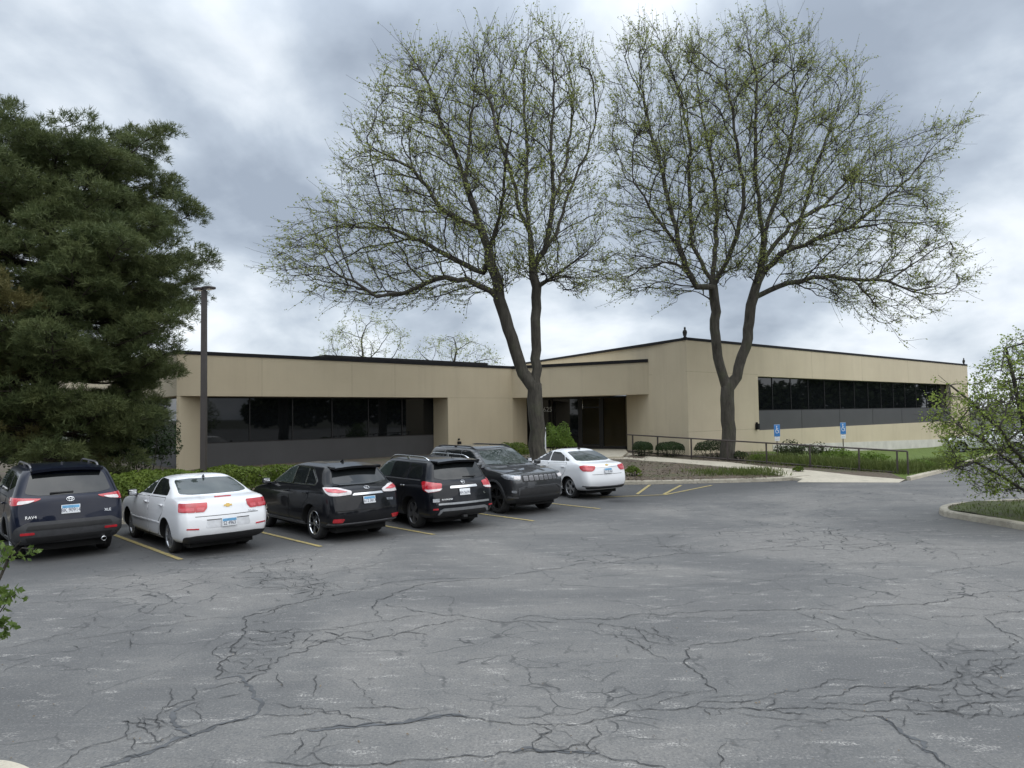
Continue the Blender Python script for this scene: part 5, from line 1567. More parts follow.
def poly_mask(poly, n, rg):
    P = np.array(poly, float); lo, hi = P.min(0), P.max(0); out_ = []
    while len(out_) < n:
        q = lo + rg.random((n * 2, 2)) * (hi - lo)
        x, y = q[:, 0], q[:, 1]; ins = np.zeros(len(q), bool)
        j = len(P) - 1
        for i in range(len(P)):
            cnd = ((P[i, 1] > y) != (P[j, 1] > y)) & (x < (P[j, 0] - P[i, 0]) * (y - P[i, 1]) / (P[j, 1] - P[i, 1] + 1e-12) + P[i, 0])
            ins ^= cnd; j = i
        q = q[ins]
        dmin = np.full(len(q), 1e9)
        for i in range(len(P)):
            a, c_ = P[i], P[(i + 1) % len(P)]; dd = c_ - a
            t = np.clip(((q - a) @ dd) / (dd @ dd), 0, 1)
            dmin = np.minimum(dmin, np.linalg.norm(q - a - t[:, None] * dd, axis=1))
        out_ += [(a[0], a[1], d_) for a, d_ in zip(q, dmin)]
    return out_[:n]

def grow(nodes, parent, attr, step, di, dk, iters, up_=0.0, seed=1, hub=None, outw=0.0):
    """space colonisation: limbs reach for the attractors and thin out into twigs"""
    rg = np.random.default_rng(seed)
    A = np.array(attr); alive = np.ones(len(A), bool)
    nodes = [np.array(q, float) for q in nodes]; parent = list(parent)
    for it in range(iters):
        kd = KDTree(len(nodes))
        for i, q in enumerate(nodes): kd.insert(q, i)
        kd.balance()
        pull = {}
        idx = np.nonzero(alive)[0]
        if len(idx) < 3: break
        for ai in idx:
            co, i, d = kd.find(A[ai])
            if d < dk: alive[ai] = False; continue
            if d < di:
                v = (A[ai] - nodes[i]) / d
                pull[i] = pull.get(i, 0) + v
        if not pull: break
        added = 0
        for i, v in pull.items():
            l = np.linalg.norm(v)
            if l < 1e-3: continue
            v = v / l + rg.normal(0, .10, 3) + np.array((0, 0, up_))
            if hub is not None:
                o_ = nodes[i] - hub; o_ = o_ / (np.linalg.norm(o_) + 1e-6); v = v + o_ * outw
            v /= np.linalg.norm(v)
            q = nodes[i] + v * step
            co, j, d = kd.find(q)
            if d < step * .45: continue
            nodes.append(q); parent.append(i); added += 1
        if not added: break
    return np.array(nodes), parent

def limbs(defs, Y0):
    """traced limbs: list of (name, parent name, depth offsets (start, end), 'x,y x,y ...'); gives nodes + parents"""
    nodes, par, table = [], [], {}
    rg = random.Random(5)
    for nm, pn, (d0, d1), s in defs:
        pts = [tuple(float(t) for t in q.split(',')) for q in s.split()]
        P = []
        for i, (x, y) in enumerate(pts):
            f = i / max(1, len(pts) - 1)
            P.append(D(x, y, Y0 + d0 + (d1 - d0) * f))
        if pn is None: last = -1
        else:
            cand = table[pn]; last = min(cand, key=lambda i: (V(nodes[i]) - P[0]).length)
            if (V(nodes[last]) - P[0]).length < .5: P = P[1:]
        ids = []
        prev = V(nodes[last]) if last >= 0 else None
        for q in P:
            if prev is None:
                nodes.append(np.array(q)); par.append(-1); last = len(nodes) - 1; ids.append(last); prev = q; continue
            L = (q - prev).length; k = max(1, int(L / .4))
            for i in range(1, k + 1):
                c_ = prev.lerp(q, i / k)
                if i < k: c_ += V((rg.gauss(0, .035), rg.gauss(0, .05), rg.gauss(0, .035)))
                nodes.append(np.array(c_)); par.append(last); last = len(nodes) - 1; ids.append(last)
            prev = q
        table[nm] = ids
    return nodes, par

def tree_mesh(nodes, par, rbase, rtip, name_big, name_small, root, O, thr, big_mat, twig_mat, flare=1.35, twigs=None, seed=1, pexp=None, hub=None):
    n = len(nodes)
    ch = [[] for _ in range(n)]
    for i, p_ in enumerate(par):
        if p_ >= 0: ch[p_].append(i)
    cnt = [0] * n
    order = []; st = [i for i in range(n) if par[i] < 0]
    while st:
        i = st.pop(); order.append(i); st += ch[i]
    for i in reversed(order): cnt[i] = max(1, sum(cnt[j] for j in ch[i]))
    tot = max(cnt)
    pe = pexp or math.log(rbase / rtip) / math.log(tot)
    R_ = [rtip * cnt[i]**pe for i in range(n)]
    big_, small_ = MB(), MB()
    roots = [i for i in range(n) if par[i] < 0]
    stack = [(r_, None) for r_ in roots]
    while stack:
        s_, frm = stack.pop()
        chain = ([frm] if frm is not None else []) + [s_]
        cur = s_
        while ch[cur]:
            c_ = sorted(ch[cur], key=lambda j: -cnt[j])
            for o_ in c_[1:]: stack.append((o_, cur))
            cur = c_[0]; chain.append(cur)
        if len(chain) < 2: continue
        rr = [R_[i] for i in chain]
        if frm is not None: rr[0] = min(rr[0], rr[1] * 1.25)
        # split into a thick run and a thin run
        kbig = 0
        for kk, r_ in enumerate(rr):
            if r_ >= thr: kbig = kk
        pts = [nodes[i] for i in chain]
        if frm is None:
            for kk in range(min(4, len(rr))): rr[kk] *= 1 + (flare - 1) * (1 - kk / 4)**2
        if kbig >= 1:
            big_.tube([p_ - O for p_ in pts[:kbig + 1]], rr[:kbig + 1], 9 if rr[0] > .08 else 6, caps=False)
        if kbig < len(pts) - 1:
            small_.tube([p_ - O for p_ in pts[kbig:]], rr[kbig:], 4 if rr[kbig] > .02 else 3, caps=False)
    tips = []
    rg = np.random.default_rng(seed)
    if twigs:
        per, ln, droop, rtw = twigs
        for i in order:
            if R_[i] > .035 or par[i] < 0: continue
            k = rg.poisson(per * (1.6 if not ch[i] else 1))
            d0 = nodes[i] - nodes[par[i]]; d0 = d0 / (np.linalg.norm(d0) + 1e-9)
            for _ in range(k):
                v = d0 * 1.0 + rg.normal(0, .42, 3)
                if hub is not None:
                    o_ = nodes[i] - hub; v = v + .6 * o_ / np.linalg.norm(o_)
                v /= np.linalg.norm(v)
                L = ln * rg.uniform(.5, 1.3)
                t0 = nodes[par[i]] + (nodes[i] - nodes[par[i]]) * rg.random()
                p1 = t0 + v * L * .5 + rg.normal(0, .03, 3)
                v2 = v + np.array((0, 0, droop)) + rg.normal(0, .25, 3); v2 /= np.linalg.norm(v2)
                p2 = p1 + v2 * L * .5
                small_.tube([t0 - O, p1 - O, p2 - O], [rtw, rtw * .8, rtw * .45], 3, caps=False)
                tips += [(p2, v2), (p1 + (p2 - p1) * .5, v2), (p1, v)]
    if hub is not None:
        for i in order:
            if ch[i] or par[i] < 0: continue
            d0 = nodes[i] - nodes[par[i]]; d0 = d0 / (np.linalg.norm(d0) + 1e-9)
            o_ = nodes[i] - hub; o_ = o_ / np.linalg.norm(o_)
            for _ in range(rg.integers(1, 3)):
                v = d0 * .5 + o_ * .7 + rg.normal(0, .3, 3); v /= np.linalg.norm(v)
                L = rg.uniform(.5, 1.5); p = nodes[i].copy(); run = [p - O]
                for q_ in range(4):
                    v = v + rg.normal(0, .11, 3); v /= np.linalg.norm(v)
                    p = p + v * L / 4; run.append(p - O); tips.append((p, v))
                small_.tube(run, [.0085, .008, .0068, .0055, .004], 3, caps=False)
    for i in order:
        if not ch[i]: tips.append((nodes[i], np.array((0, 0, 1.0))))
    tb = big_.build(name_big, big_mat, root)
    ts = small_.build(name_small, twig_mat, root) if small_.v else None
    return tips, R_

def crown_leaves(name, tips, per, size, mat, root, O, spread=.08, keep=1.0, seed=2):
    rg = np.random.default_rng(seed)
    T = np.array([t[0] for t in tips])
    T = T[rg.random(len(T)) < keep]
    P = np.repeat(T, per, 0) + rg.normal(0, spread, (len(T) * per, 3))
    N = rg.normal(size=P.shape); N[:, 2] = np.abs(N[:, 2]) + .2
    S = size * rg.uniform(.6, 1.4, len(P))
    return leaves_mesh(name, P, N, S, mat, root, off=O)

def attract(poly, n, Y0, thick, seed, scale_d=90.0, rg=None):
    rg = np.random.default_rng(seed)
    out_ = []
    for x, y, d in poly_mask(poly, n, rg):
        t = thick * min(1, (d / scale_d))**.5
        out_.append(np.array(D(x, y, Y0 + rg.uniform(-t, t))))
    return out_

# --- the two big budding trees
Y1 = 30.0
d1 = [('t', None, (0, 0), '540,481 538.5,455 536.5,420 534.8,387'),
      ('L', 't', (0, -.6), '534.8,387 523,373 512,338 499,299 489,250 477,219 465,180 455,152 442,129 432,94 420,70 402,45'),
      ('La', 'L', (0, -2.5), '499,299 490.6,291 467,279 436,279 404,293 377,297 354,281 322,266 284,270'),
      ('Lb', 'L', (-.2, 2.5), '490,262 483,273 452,258 420,240 389,228 365,222 335,228'),
      ('Lc', 'L', (-.2, -1.5), '477,234 459,219 440,207 428,187 412,168 389,156 360,141'),
      ('Ld', 'L', (-.3, 2), '465,180 470,140 474,100 478,60'),
      ('Le', 'L', (-.2, -3), '487,245 500,215 505,170 512,120'),
      ('R', 't', (0, .5), '534.8,387 536,340 536,297 533,266 530,234 518,207 510,168 498,133 487,94 480,62'),
      ('Ra', 'R', (0, -1.5), '536,270 545,250 551,219 553,184 551,144 553,98 553,50'),
      ('Rb', 'Ra', (-.3, 1.5), '546,255 557,234 565,203 576,176 588,152 596,117 604,80'),
      ('Rc', 'R', (0, -2), '536,285 561,271 588,250 608,226'),
      ('Rd', 'R', (.1, 3), '531,240 525,200 528,150 524,100 520,60'),
      ('Re', 'Ra', (-.5, 2.5), '551,200 566,165 572,120 576,70')]
T1P = [(268, 288), (285, 240), (325, 200), (338, 180), (345, 140), (362, 100), (388, 50), (410, 35), (440, 48), (480, 28), (520, 24), (560, 14), (588, 34), (603, 62), (612, 110), (616, 180), (616, 250), (608, 300), (575, 318), (540, 300), (500, 322), (440, 322), (400, 330), (350, 322), (310, 312)]
t1 = thing('budding_tree', 'big forked tree just leafing out, left of the entrance, its crown leaning left', 'tree', D(540, 481, Y1), 'two big budding trees in front of the building')
def shrink(P, k=17):
    cx_ = sum(p_[0] for p_ in P) / len(P); cy_ = sum(p_[1] for p_ in P) / len(P)
    return [(x + (cx_ - x) * k / math.hypot(cx_ - x, cy_ - y), y + (cy_ - y) * k / math.hypot(cx_ - x, cy_ - y)) for x, y in P]
def big_tree(root, defs, Y0, poly, seed, thick, nat, rb):
    nodes, par = limbs(defs, Y0)
    att = attract(poly, nat, Y0, thick, seed, 110)
    hub = np.array(D(defs[0][3] and float(defs[0][3].split()[-1].split(',')[0]), 330, Y0))
    N_, P_ = grow(nodes, par, att, .34, 2.6, .44, 110, .05, seed, hub, 1.0)
    O = np.array(root.location)
    tips, R_ = tree_mesh(N_, P_, rb, .0095, 'trunk', 'twigs', root, O, .035, BARK, TWIG, twigs=(.85, .75, -.12, .0072), seed=seed, hub=hub)
    crown_leaves('leaves', tips, 2, .10, BUD, root, O, .05, .66, seed)
    print('tree', len(N_), len(tips), file=open('/tmp/log.txt', 'a'))
big_tree(t1, d1, Y1, shrink(T1P), 21, 4.4, 4200, .33)
Y2 = 34.3
d2 = [('t', None, (0, 0), '729,466 728.8,440 727.8,410 727.6,388'),
      ('L', 't', (0, -.4), '727.6,388 720,366 714.6,329 714.8,303 713,287'),
      ('La', 'L', (-.4, -2.5), '713,290 696.7,287 680,250 659,221 634,183 609,171'),
      ('Lb', 'L', (-.4, 1), '713,287 705,271 692.5,246 689,179 690,142 680,96 663,54'),
      ('Lc', 'L', (-.4, 2.5), '713,287 715,258 717.5,217 715,183 706,135 697,83 700,40'),
      ('Ld', 'L', (-.4, -2), '713,287 724,267 738,233 744,200 738,150 730,100 722,50'),
      ('Le', 'La', (-1, 1.5), '680,250 664,180 650,130 640,80'),
      ('Lf', 'La', (-1, -3), '690,270 670,262 645,265 622,285'),
      ('R', 't', (0, .3), '727.6,388 737,377 746,347 750,314 755,290 761,275 763,250'),
      ('Ra', 'R', (.2, -1), '763,250 763,235 759,208 755,167 755,125 757,83 747,37'),
      ('Rb', 'R', (.2, 2), '763,250 767,225 780,192 788,158 797,104 792,54'),
      ('Rc', 'R', (.2, -2.5), '761,275 780,254 813,240 851,227 880,204 909,179 934,146 959,123'),
      ('Rd', 'Rc', (-.3, 2.5), '790,250 801,221 813,175 830,125 847,83 867,60'),
      ('Re', 'R', (.2, -3), '755,298 788,283 813,277 851,279 888,281 913,292 934,287 967,292'),
      ('Rf', 'Re', (-1.5, -3.5), '851,279 872,300 888,322 900,340'),
      ('Rg', 'R', (.2, 3), '762,258 790,225 825,205 858,170 878,130')]
T2P = [(602, 60), (640, 22), (672, 26), (705, 40), (725, 8), (750, 4), (790, 18), (812, 35), (838, 42), (866, 55), (872, 85), (880, 118), (905, 140), (940, 122), (965, 120), (968, 150), (950, 180), (958, 215), (962, 255), (975, 288), (955, 318), (905, 345), (870, 340), (830, 322), (790, 312), (745, 300), (700, 310), (670, 318), (640, 305), (612, 322), (596, 290), (602, 240), (594, 180), (592, 110)]
t2 = thing('budding_tree', 'big forked tree just leafing out, right of the entrance by the railing', 'tree', D(729, 466, Y2), 'two big budding trees in front of the building')
big_tree(t2, d2, Y2, shrink(T2P), 33, 5.0, 4300, .33)

# --- pale trees far behind the left roof
for (xb, poly, seed, lab) in ((362, [(315, 350), (335, 325), (362, 312), (395, 318), (412, 335), (408, 372), (330, 372)], 5, 'pale budding tree behind the flat roof, the larger and left one'),
                              (452, [(405, 355), (425, 338), (452, 330), (482, 340), (502, 356), (500, 372), (410, 372)], 6, 'pale budding tree behind the flat roof, the lower and right one')):
    Yb = 66.0
    bq = D(xb, 440, Yb); bq.z = 0
    t = thing('background_tree', lab, 'tree', bq, 'pale trees behind the roof')
    nodes = [np.array((bq.x, bq.y, z)) for z in np.arange(0, 3.6, .5)]; par = list(range(-1, len(nodes) - 1))
    att = attract(poly, 420, Yb, 4.0, seed, 25)
    N_, P_ = grow(nodes, par, att, .6, 9, .8, 60, .05, seed)
    O = np.array(bq)
    tips, R_ = tree_mesh(N_, P_, .2, .012, 'trunk', 'twigs', t, O, .04, BARK, TWIG, twigs=(1.3, .9, .1, .010), seed=seed)
    crown_leaves('leaves', tips, 3, .16, BUD2, t, O, .16, .8, seed)

# --- big pine at the left
YP = 24.0
pb = D(50, 470, YP); pb.z = .2
PT = thing('pine_tree', 'tall dark pine with a broad ragged crown at the left edge', 'tree', pb)
ctrl = [(96, 26), (104, 46), (125, 66), (150, 76), (175, 104), (200, 124), (225, 146), (245, 158), (262, 170), (285, 172), (305, 172), (330, 162), (350, 152), (370, 142), (390, 134), (410, 122), (430, 108), (455, 96)]
def pine_r(z):
    ys_ = [c_[0] for c_ in ctrl]
    y = 414 - (z - CH) * FPX / YP + .015 * (50 - 512) * -1 * -1
    y = 384 - (z - CH) / YP * FPX + 30 + 6.9
    return np.interp(y, ys_, [c_[1] for c_ in ctrl]) * YP / FPX
rg = np.random.default_rng(77)
ztop = 12.0
tr_ = MB(); zz_ = np.linspace(0, ztop - .3, 16)
tr_.tube([(.08 * math.sin(z * .7), .06 * math.cos(z * .9), z) for z in zz_], [.26 * (1 - z / ztop)**.8 + .02 for z in zz_], 9)
tr_.build('trunk', PBARK, PT)
br = MB(); TP, TD, TY = [], [], []
def clump(p0, dirn, rad_, yel):
    """a ragged cushion of shoots at the end of a branchlet"""
    k = int(10 + 34 * rad_ * rad_ / .25)
    for _ in range(k):
        v = rg.normal(size=3); v /= np.linalg.norm(v)
        v[2] = abs(v[2]) * 1.0 - .3
        q = p0 + v * rad_ * rg.uniform(.35, 1.0) * np.array((1, 1, 1.05)) + dirn * rad_ * .3
        TP.append(q); TD.append(v * .8 + dirn * .5 + np.array((0, 0, .55))); TY.append(yel)
z = 1.7; wa = 0
while z < ztop - .2:
    Rz = pine_r(z + pb.z)
    nb = 8
    wa += 1.15
    for k in range(nb):
        a = wa + 2 * math.pi * k / nb + rg.normal(0, .3)
        L = max(.35, Rz * rg.uniform(.66, .98) - .33)
        zz = z + rg.normal(0, .55)
        dx, dy = math.cos(a), math.sin(a)
        rise = .0 + .42 * (z / ztop)**1.4 * (1 - .9 * (z / ztop)**4)
        pts = []; ns = max(3, int(L / .45)); wob = rg.normal(0, .12); tilt = rg.normal(.04, .09)
        for i in range(ns + 1):
            t = i / ns
            h = zz + L * (rise + tilt) * t - .16 * L * math.sin(math.pi * t) * (1 - z / ztop) + .05 * L * t**3
            aa = a + wob * t
            pts.append(np.array((math.cos(aa) * L * t + rg.normal(0, .04), math.sin(aa) * L * t + rg.normal(0, .04), h)))
        br.tube(pts, [max(.012, (.016 + .012 * L) * (1 - .85 * i / ns)) for i in range(ns + 1)], 5, caps=False)
        yel = 1 if (rg.random() < .34 and z < 8.5 and dx < .3) else 0
        dv = np.array((dx, dy, .25))
        clump(pts[-1], dv, rg.uniform(.34, .58), yel)
        for i in range(1, ns + 1):
            t = i / ns
            if t < .3: continue
            for sd_k in (-1, 1):
                if rg.random() < .18: continue
                l2 = (.3 + .38 * L * (1 - t) + .25) * rg.uniform(.5, 1.05)
                ang = a + sd_k * rg.uniform(.5, 1.15)
                d2_ = np.array((math.cos(ang), math.sin(ang), rg.uniform(.0, .45)))
                p0 = pts[i] + (pts[i - 1] - pts[i]) * rg.random()
                p1 = p0 + d2_ * l2
                br.tube([p0, p0 + d2_ * l2 * .5 + rg.normal(0, .03, 3), p1], [.018, .013, .008], 3, caps=False)
                clump(p1, d2_, rg.uniform(.3, .56), yel)
                if l2 > .9: clump(p0 + d2_ * l2 * .55 + rg.normal(0, .1, 3), d2_, rg.uniform(.2, .34), yel)
    z += .40
clump(np.array((0, 0, ztop - .35)), np.array((0, 0, 1.)), .4, 0)
br.build('branches', PBARK, PT)
TP = np.array(TP); TD = np.array(TD); TD /= np.linalg.norm(TD, axis=1, keepdims=True); TY = np.array(TY)
def needles(name, P, Dr, mat, per, L, Wd):
    n = len(P)
    rg = np.random.default_rng(n + 3)
    B = np.repeat(P, per, 0) + rg.normal(0, .03, (n * per, 3)); Dn = np.repeat(Dr, per, 0) + rg.normal(0, .62, (n * per, 3))
    Dn /= np.linalg.norm(Dn, axis=1, keepdims=True)
    Ln = L * rg.uniform(.7, 1.2, (n * per, 1))
    S = np.cross(Dn, rg.normal(size=Dn.shape)); S /= np.linalg.norm(S, axis=1, keepdims=True)
    pts = np.stack([B - S * Wd * .5, B + S * Wd * .5, B + Dn * Ln + S * Wd * .15 - np.array((0, 0, .02)), B + Dn * Ln - S * Wd * .15 - np.array((0, 0, .02))], 1)
    me = bpy.data.meshes.new(name); k = n * per
    me.vertices.add(k * 4); me.loops.add(k * 4); me.polygons.add(k)
    me.vertices.foreach_set('co', pts.astype(np.float32).ravel())
    me.loops.foreach_set('vertex_index', np.arange(k * 4, dtype=np.int32))
    me.polygons.foreach_set('loop_start', np.arange(0, k * 4, 4, dtype=np.int32))
    me.polygons.foreach_set('loop_total', np.full(k, 4, dtype=np.int32))
    me.materials.append(mat); me.update(calc_edges=True)
    return link(bpy.data.objects.new(name, me), PT)
print('pine tufts', len(TP), file=open('/tmp/log.txt', 'a'))
needles('needles', TP[TY == 0], TD[TY == 0], NEED, 9, .17, .02)
needles('yellowed_needles', TP[TY == 1], TD[TY == 1], NEED2, 9, .17, .02)

# --- leafy blobs: hedge, clipped bushes, loose bushes
def bush(name, label, cat, c_, size, mat, n, leaf, group=None, box=False, uneven=.12, stems=True, seed=1, rot=0, pw=None):
    rg = np.random.default_rng(seed)
    t = thing(name, label, cat, c_, group)
    t.rotation_euler = (0, 0, rot)
    d = rg.normal(size=(n, 3)); d /= np.linalg.norm(d, axis=1, keepdims=True)
    d[:, 2] = np.where(rg.random(n) < .82, np.abs(d[:, 2]), d[:, 2])
    if box:
        e = pw or 5.0
        s = (np.abs(d[:, 0])**e + np.abs(d[:, 1])**e + np.abs(d[:, 2])**e)**(-1 / e); d = d * s[:, None]
    ph = rg.random(9) * 6.28
    x, y, z_ = d[:, 0] * size[0], d[:, 1] * size[1], d[:, 2] * size[2]
    f = 1 + uneven * (np.sin(x * 3.1 + ph[0]) * np.sin(z_ * 4 + ph[1]) + .6 * np.sin(y * 5 + ph[2] + x * 4.7) + .5 * np.sin(x * 9 + z_ * 7 + ph[3]))
    r_ = f * (1 - .38 * rg.random(n)**1.6)
    P = np.stack([x * r_, y * r_, np.maximum(.03, size[2] * .8 + z_ * r_)], 1)
    N = d + rg.normal(0, .55, d.shape)
    if stems:
        mb = MB()
        for k in range(int(8 + size[0] * 3)):
            bx_, by_ = rg.uniform(-.6, .6) * size[0], rg.uniform(-.6, .6) * size[1]
            mb.tube([(bx_ * .7, by_ * .7, -.05), (bx_, by_, size[2] * .7), (bx_ * 1.15, by_ * 1.15, size[2] * 1.35)], [.02, .014, .006], 4, caps=False)
        mb.build('stems', TWIG, t)
    leaves_mesh('foliage', P, N, leaf * rg.uniform(.6, 1.4, n), mat, t)
    return t
# the long hedge between the stalls and the left wing
hA, hB = V((-11.6, 20.0, 0)), V((-6.9, 23.2, 0))
hdir = (hB - hA).normalized(); hl = (hB - hA).length
hc = (hA + hB) / 2
bush('hedge', 'long yellow-green hedge between the parked cars and the left windows', 'hedge', (hc.x, hc.y, .15), (hl / 2, .62, .60), HEDG, 17000, .085, box=True, uneven=.07, seed=4, rot=math.atan2(hdir.y, hdir.x), pw=6)
q = D(128, 488, 20.3); bush('bush', 'loose green bush below the pine, left of the lamp post', 'bush', (q.x, q.y, .15), (1.3, .8, .62), HEDG, 5200, .08, 'bushes along the building front', seed=8)
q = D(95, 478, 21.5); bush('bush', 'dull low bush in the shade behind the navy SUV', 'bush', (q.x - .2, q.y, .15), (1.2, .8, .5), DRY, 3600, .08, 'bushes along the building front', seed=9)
q = D(512, 448, 33.2); bush('bush', 'round green bush against the tan wall left of the forked trunk', 'bush', (q.x, q.y, gz(q.x, q.y)), (.85, .6, .62), HEDG, 3200, .08, 'bushes along the building front', seed=10)
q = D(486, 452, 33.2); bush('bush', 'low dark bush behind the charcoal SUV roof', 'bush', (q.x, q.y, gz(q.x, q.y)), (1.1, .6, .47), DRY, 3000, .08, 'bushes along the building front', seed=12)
q = D(558, 450, 34.6); bush('bush', 'tall feathery light green bush in front of the glass entrance', 'bush', (q.x + .1, q.y, gz(q.x, q.y)), (.78, .7, .92), LEAF, 3800, .085, 'bushes along the building front', uneven=.34, seed=13)
for (x, yb, Y, sx, sz, lab, sd_k) in ((643, 456, 36.4, .52, .40, 'small clipped dark bush nearest the entrance glass', 14), (670.5, 458.5, 36.0, .78, .40, 'clipped dark bush between the entrance and the tree', 15), (714, 461.5, 35.4, 1.0, .47, 'wide clipped dark bush at the foot of the right tree', 16)):
    q = D(x, yb, Y); bush('clipped_bush', lab, 'bush', (q.x, q.y, gz(q.x, q.y)), (sx, .55, sz), YEW, 5200, .055, 'clipped bushes behind the railing', box=True, uneven=.05, seed=sd_k, pw=2.8)

# --- weeds and perennials along the railing, grass tufts
def blades(P, H, W_, rg, lean=.35):
    n = len(P)
    a = rg.random(n) * 6.283; dr = np.stack([np.cos(a), np.sin(a), np.zeros(n)], 1)
    ln = rg.normal(0, lean, (n, 3)); ln[:, 2] = 1
    ln /= np.linalg.norm(ln, axis=1, keepdims=True)
    T = P + ln * H[:, None]
    M_ = P + ln * H[:, None] * .55 + np.array((0, 0, .02))
    return np.stack([P - dr * W_ * .5, P + dr * W_ * .5, M_ + dr * W_ * .4, T], 1)
def blade_obj(name, P, H, W_, mat, seed, parent=None, lean=.35):
    rg = np.random.default_rng(seed)
    pts = blades(P, H, W_, rg, lean); k = len(P)
    me = bpy.data.meshes.new(name)
    me.vertices.add(k * 4); me.loops.add(k * 4); me.polygons.add(k)
    me.vertices.foreach_set('co', pts.astype(np.float32).ravel())
    me.loops.foreach_set('vertex_index', np.arange(k * 4, dtype=np.int32))
    me.polygons.foreach_set('loop_start', np.arange(0, k * 4, 4, dtype=np.int32))
    me.polygons.foreach_set('loop_total', np.full(k, 4, dtype=np.int32))
    me.materials.append(mat); me.update(calc_edges=True)
    return link(bpy.data.objects.new(name, me), parent)
rg = np.random.default_rng(50)
# strip of long grass just behind the railing
GP = []
for _ in range(9000):
    f = rg.random()**.8
    x = 745 + (955 - 745) * f
    q = rail_pt(min(x, 900)) if x < 905 else RB_.lerp(V((19.5, 31.5, .1)), (x - 905) / 50)
    q = V(q) + V((.35, .62, 0)) * rg.uniform(.1, 3.0) + V((rg.normal(0, .2), rg.normal(0, .2), 0))
    GP.append((q.x, q.y, gz(q.x, q.y) - .02))
GP = np.array(GP)
o = blade_obj('long_grass', GP, rg.uniform(.15, .6, len(GP)), .028, GRASS, 3); tag(o, 'long grass and weeds growing behind the railing', 'grass', kind='stuff')
GP = []
for _ in range(2600):
    x, y = rg.uniform(700, 786), 0
    a = G(x, 477.5 - (x - 700) * .02, .14); q = a + V((rg.normal(0, .3), rg.uniform(.1, 1.9), 0))
    if rg.random() < .45 and x < 740: continue
    GP.append((q.x, q.y, gz(q.x, q.y) - .01))
GP = np.array(GP)
o = blade_obj('grass_patch', GP, rg.uniform(.06, .28, len(GP)), .022, GRASS, 4); tag(o, 'tufts of grass between the kerb and the sloping walk', 'grass', kind='stuff')
GP = []
for _ in range(2500):
    q = V((rg.uniform(10.6, 15.5), rg.uniform(13, 20), 0))
    GP.append((q.x, q.y, .14))
isp = [(q_.x, q_.y) for q_ in off(ISs, -.25)]
inside = inside_poly
def _unused(px_, py_, poly):
    r_ = False; j = len(poly) - 1
    for i in range(len(poly)):
        if (poly[i][1] > py_) != (poly[j][1] > py_) and px_ < (poly[j][0] - poly[i][0]) * (py_ - poly[i][1]) / (poly[j][1] - poly[i][1]) + poly[i][0]: r_ = not r_
        j = i
    return r_
GP = np.array([g for g in GP if inside(g[0], g[1], isp)])
if len(GP):
    o = blade_obj('island_grass', GP, rg.uniform(.03, .12, len(GP)), .018, GRASS, 5); tag(o, 'thin grass on the kerbed island at the right', 'grass', kind='stuff')
def perennial(x, yb, Y, sx, sz, mat, lab, seed, n=900):
    q = D(x, yb, Y); return bush('perennial', lab, 'plant', (q.x, q.y, gz(q.x, q.y)), (sx, sx * .7, sz), mat, n, .10, 'leafy perennials behind the railing', uneven=.3, seed=seed)
perennial(743, 466, 33.8, .32, .26, DRY, 'small weedy plant right of the big trunk', 60, 380)
perennial(762, 467, 33.5, .42, .22, LEAF, 'low weedy plant left of the first blue sign', 61, 420)
perennial(790, 463, 34.6, .75, .42, DRY, 'dark leafy perennial below the first blue sign', 62)
perennial(812, 465, 34.2, .85, .46, DRY, 'dark leafy perennial between the two blue signs', 63)
perennial(840, 467, 33.8, .8, .36, LEAF, 'green perennial clump below the second blue sign', 64)
perennial(870, 470, 32.4, .85, .34, LEAF, 'green perennial clump right of the second blue sign', 65)
perennial(925, 473, 30.2, .5, .22, LEAF, 'small green clump just past the railing end', 66, 500)
perennial(634, 471, 28.6, .35, .22, HEDG, 'small shrubby plant in the mulch right of the white compact', 67, 420)
perennial(798, 474, 29.4, .22, .14, HEDG, 'tiny green tuft at the foot of the kerb ramp', 68, 220)

# --- crab-apple on the right island
CB = V((13.0, 16.9, .14))
CT = thing('crabapple_tree', 'low spreading crab-apple with fresh green leaves at the right edge', 'tree', CB)
cdefs = [('t', None, (0, 0), '1060,534 1058,520 1052,508'),
         ('a', 't', (0, -.6), '1052,508 1020,488 1000,475 975,462 955,468'),
         ('b', 't', (0, .6), '1054,512 1024,462 1000,430 975,405 950,385 938,375'),
         ('c', 't', (0, -.3), '1054,510 1034,450 1018,400 1010,365 1006,348'),
         ('d', 't', (0, 1.2), '1056,512 1050,430 1040,380 1034,330'),
         ('e', 't', (0, -1.4), '1054,510 1015,465 985,440 958,425 938,415'),
         ('f', 't', (0, .3), '1056,515 1090,450 1110,390 1120,340'),
         ('g', 't', (0, -1.8), '1052,508 1030,470 1008,440 990,415')]
nodes, par = limbs(cdefs, 16.9)
nodes[0] = np.array(CB); 
CP = [(926, 400), (944, 388), (962, 396), (976, 372), (992, 350), (1014, 336), (1060, 315), (1130, 330), (1150, 430), (1100, 490), (1030, 494), (995, 500), (966, 486), (944, 466), (938, 440), (925, 418)]
att = attract(CP, 3600, 16.9, 2.0, 91, 70)
N_, P_ = grow(nodes, par, att, .14, 1.4, .155, 110, .02, 91)
O = np.array(CB)
tips, R_ = tree_mesh(N_, P_, .11, .006, 'trunk', 'twigs', CT, O, .018, BARK, TWIG, twigs=(1.0, .30, .1, .0045), seed=91)
print('crab', len(N_), len(tips), file=open('/tmp/log.txt', 'a'))
crown_leaves('leaves', tips, 3, .07, CRAB, CT, O, .05, .45, 92)

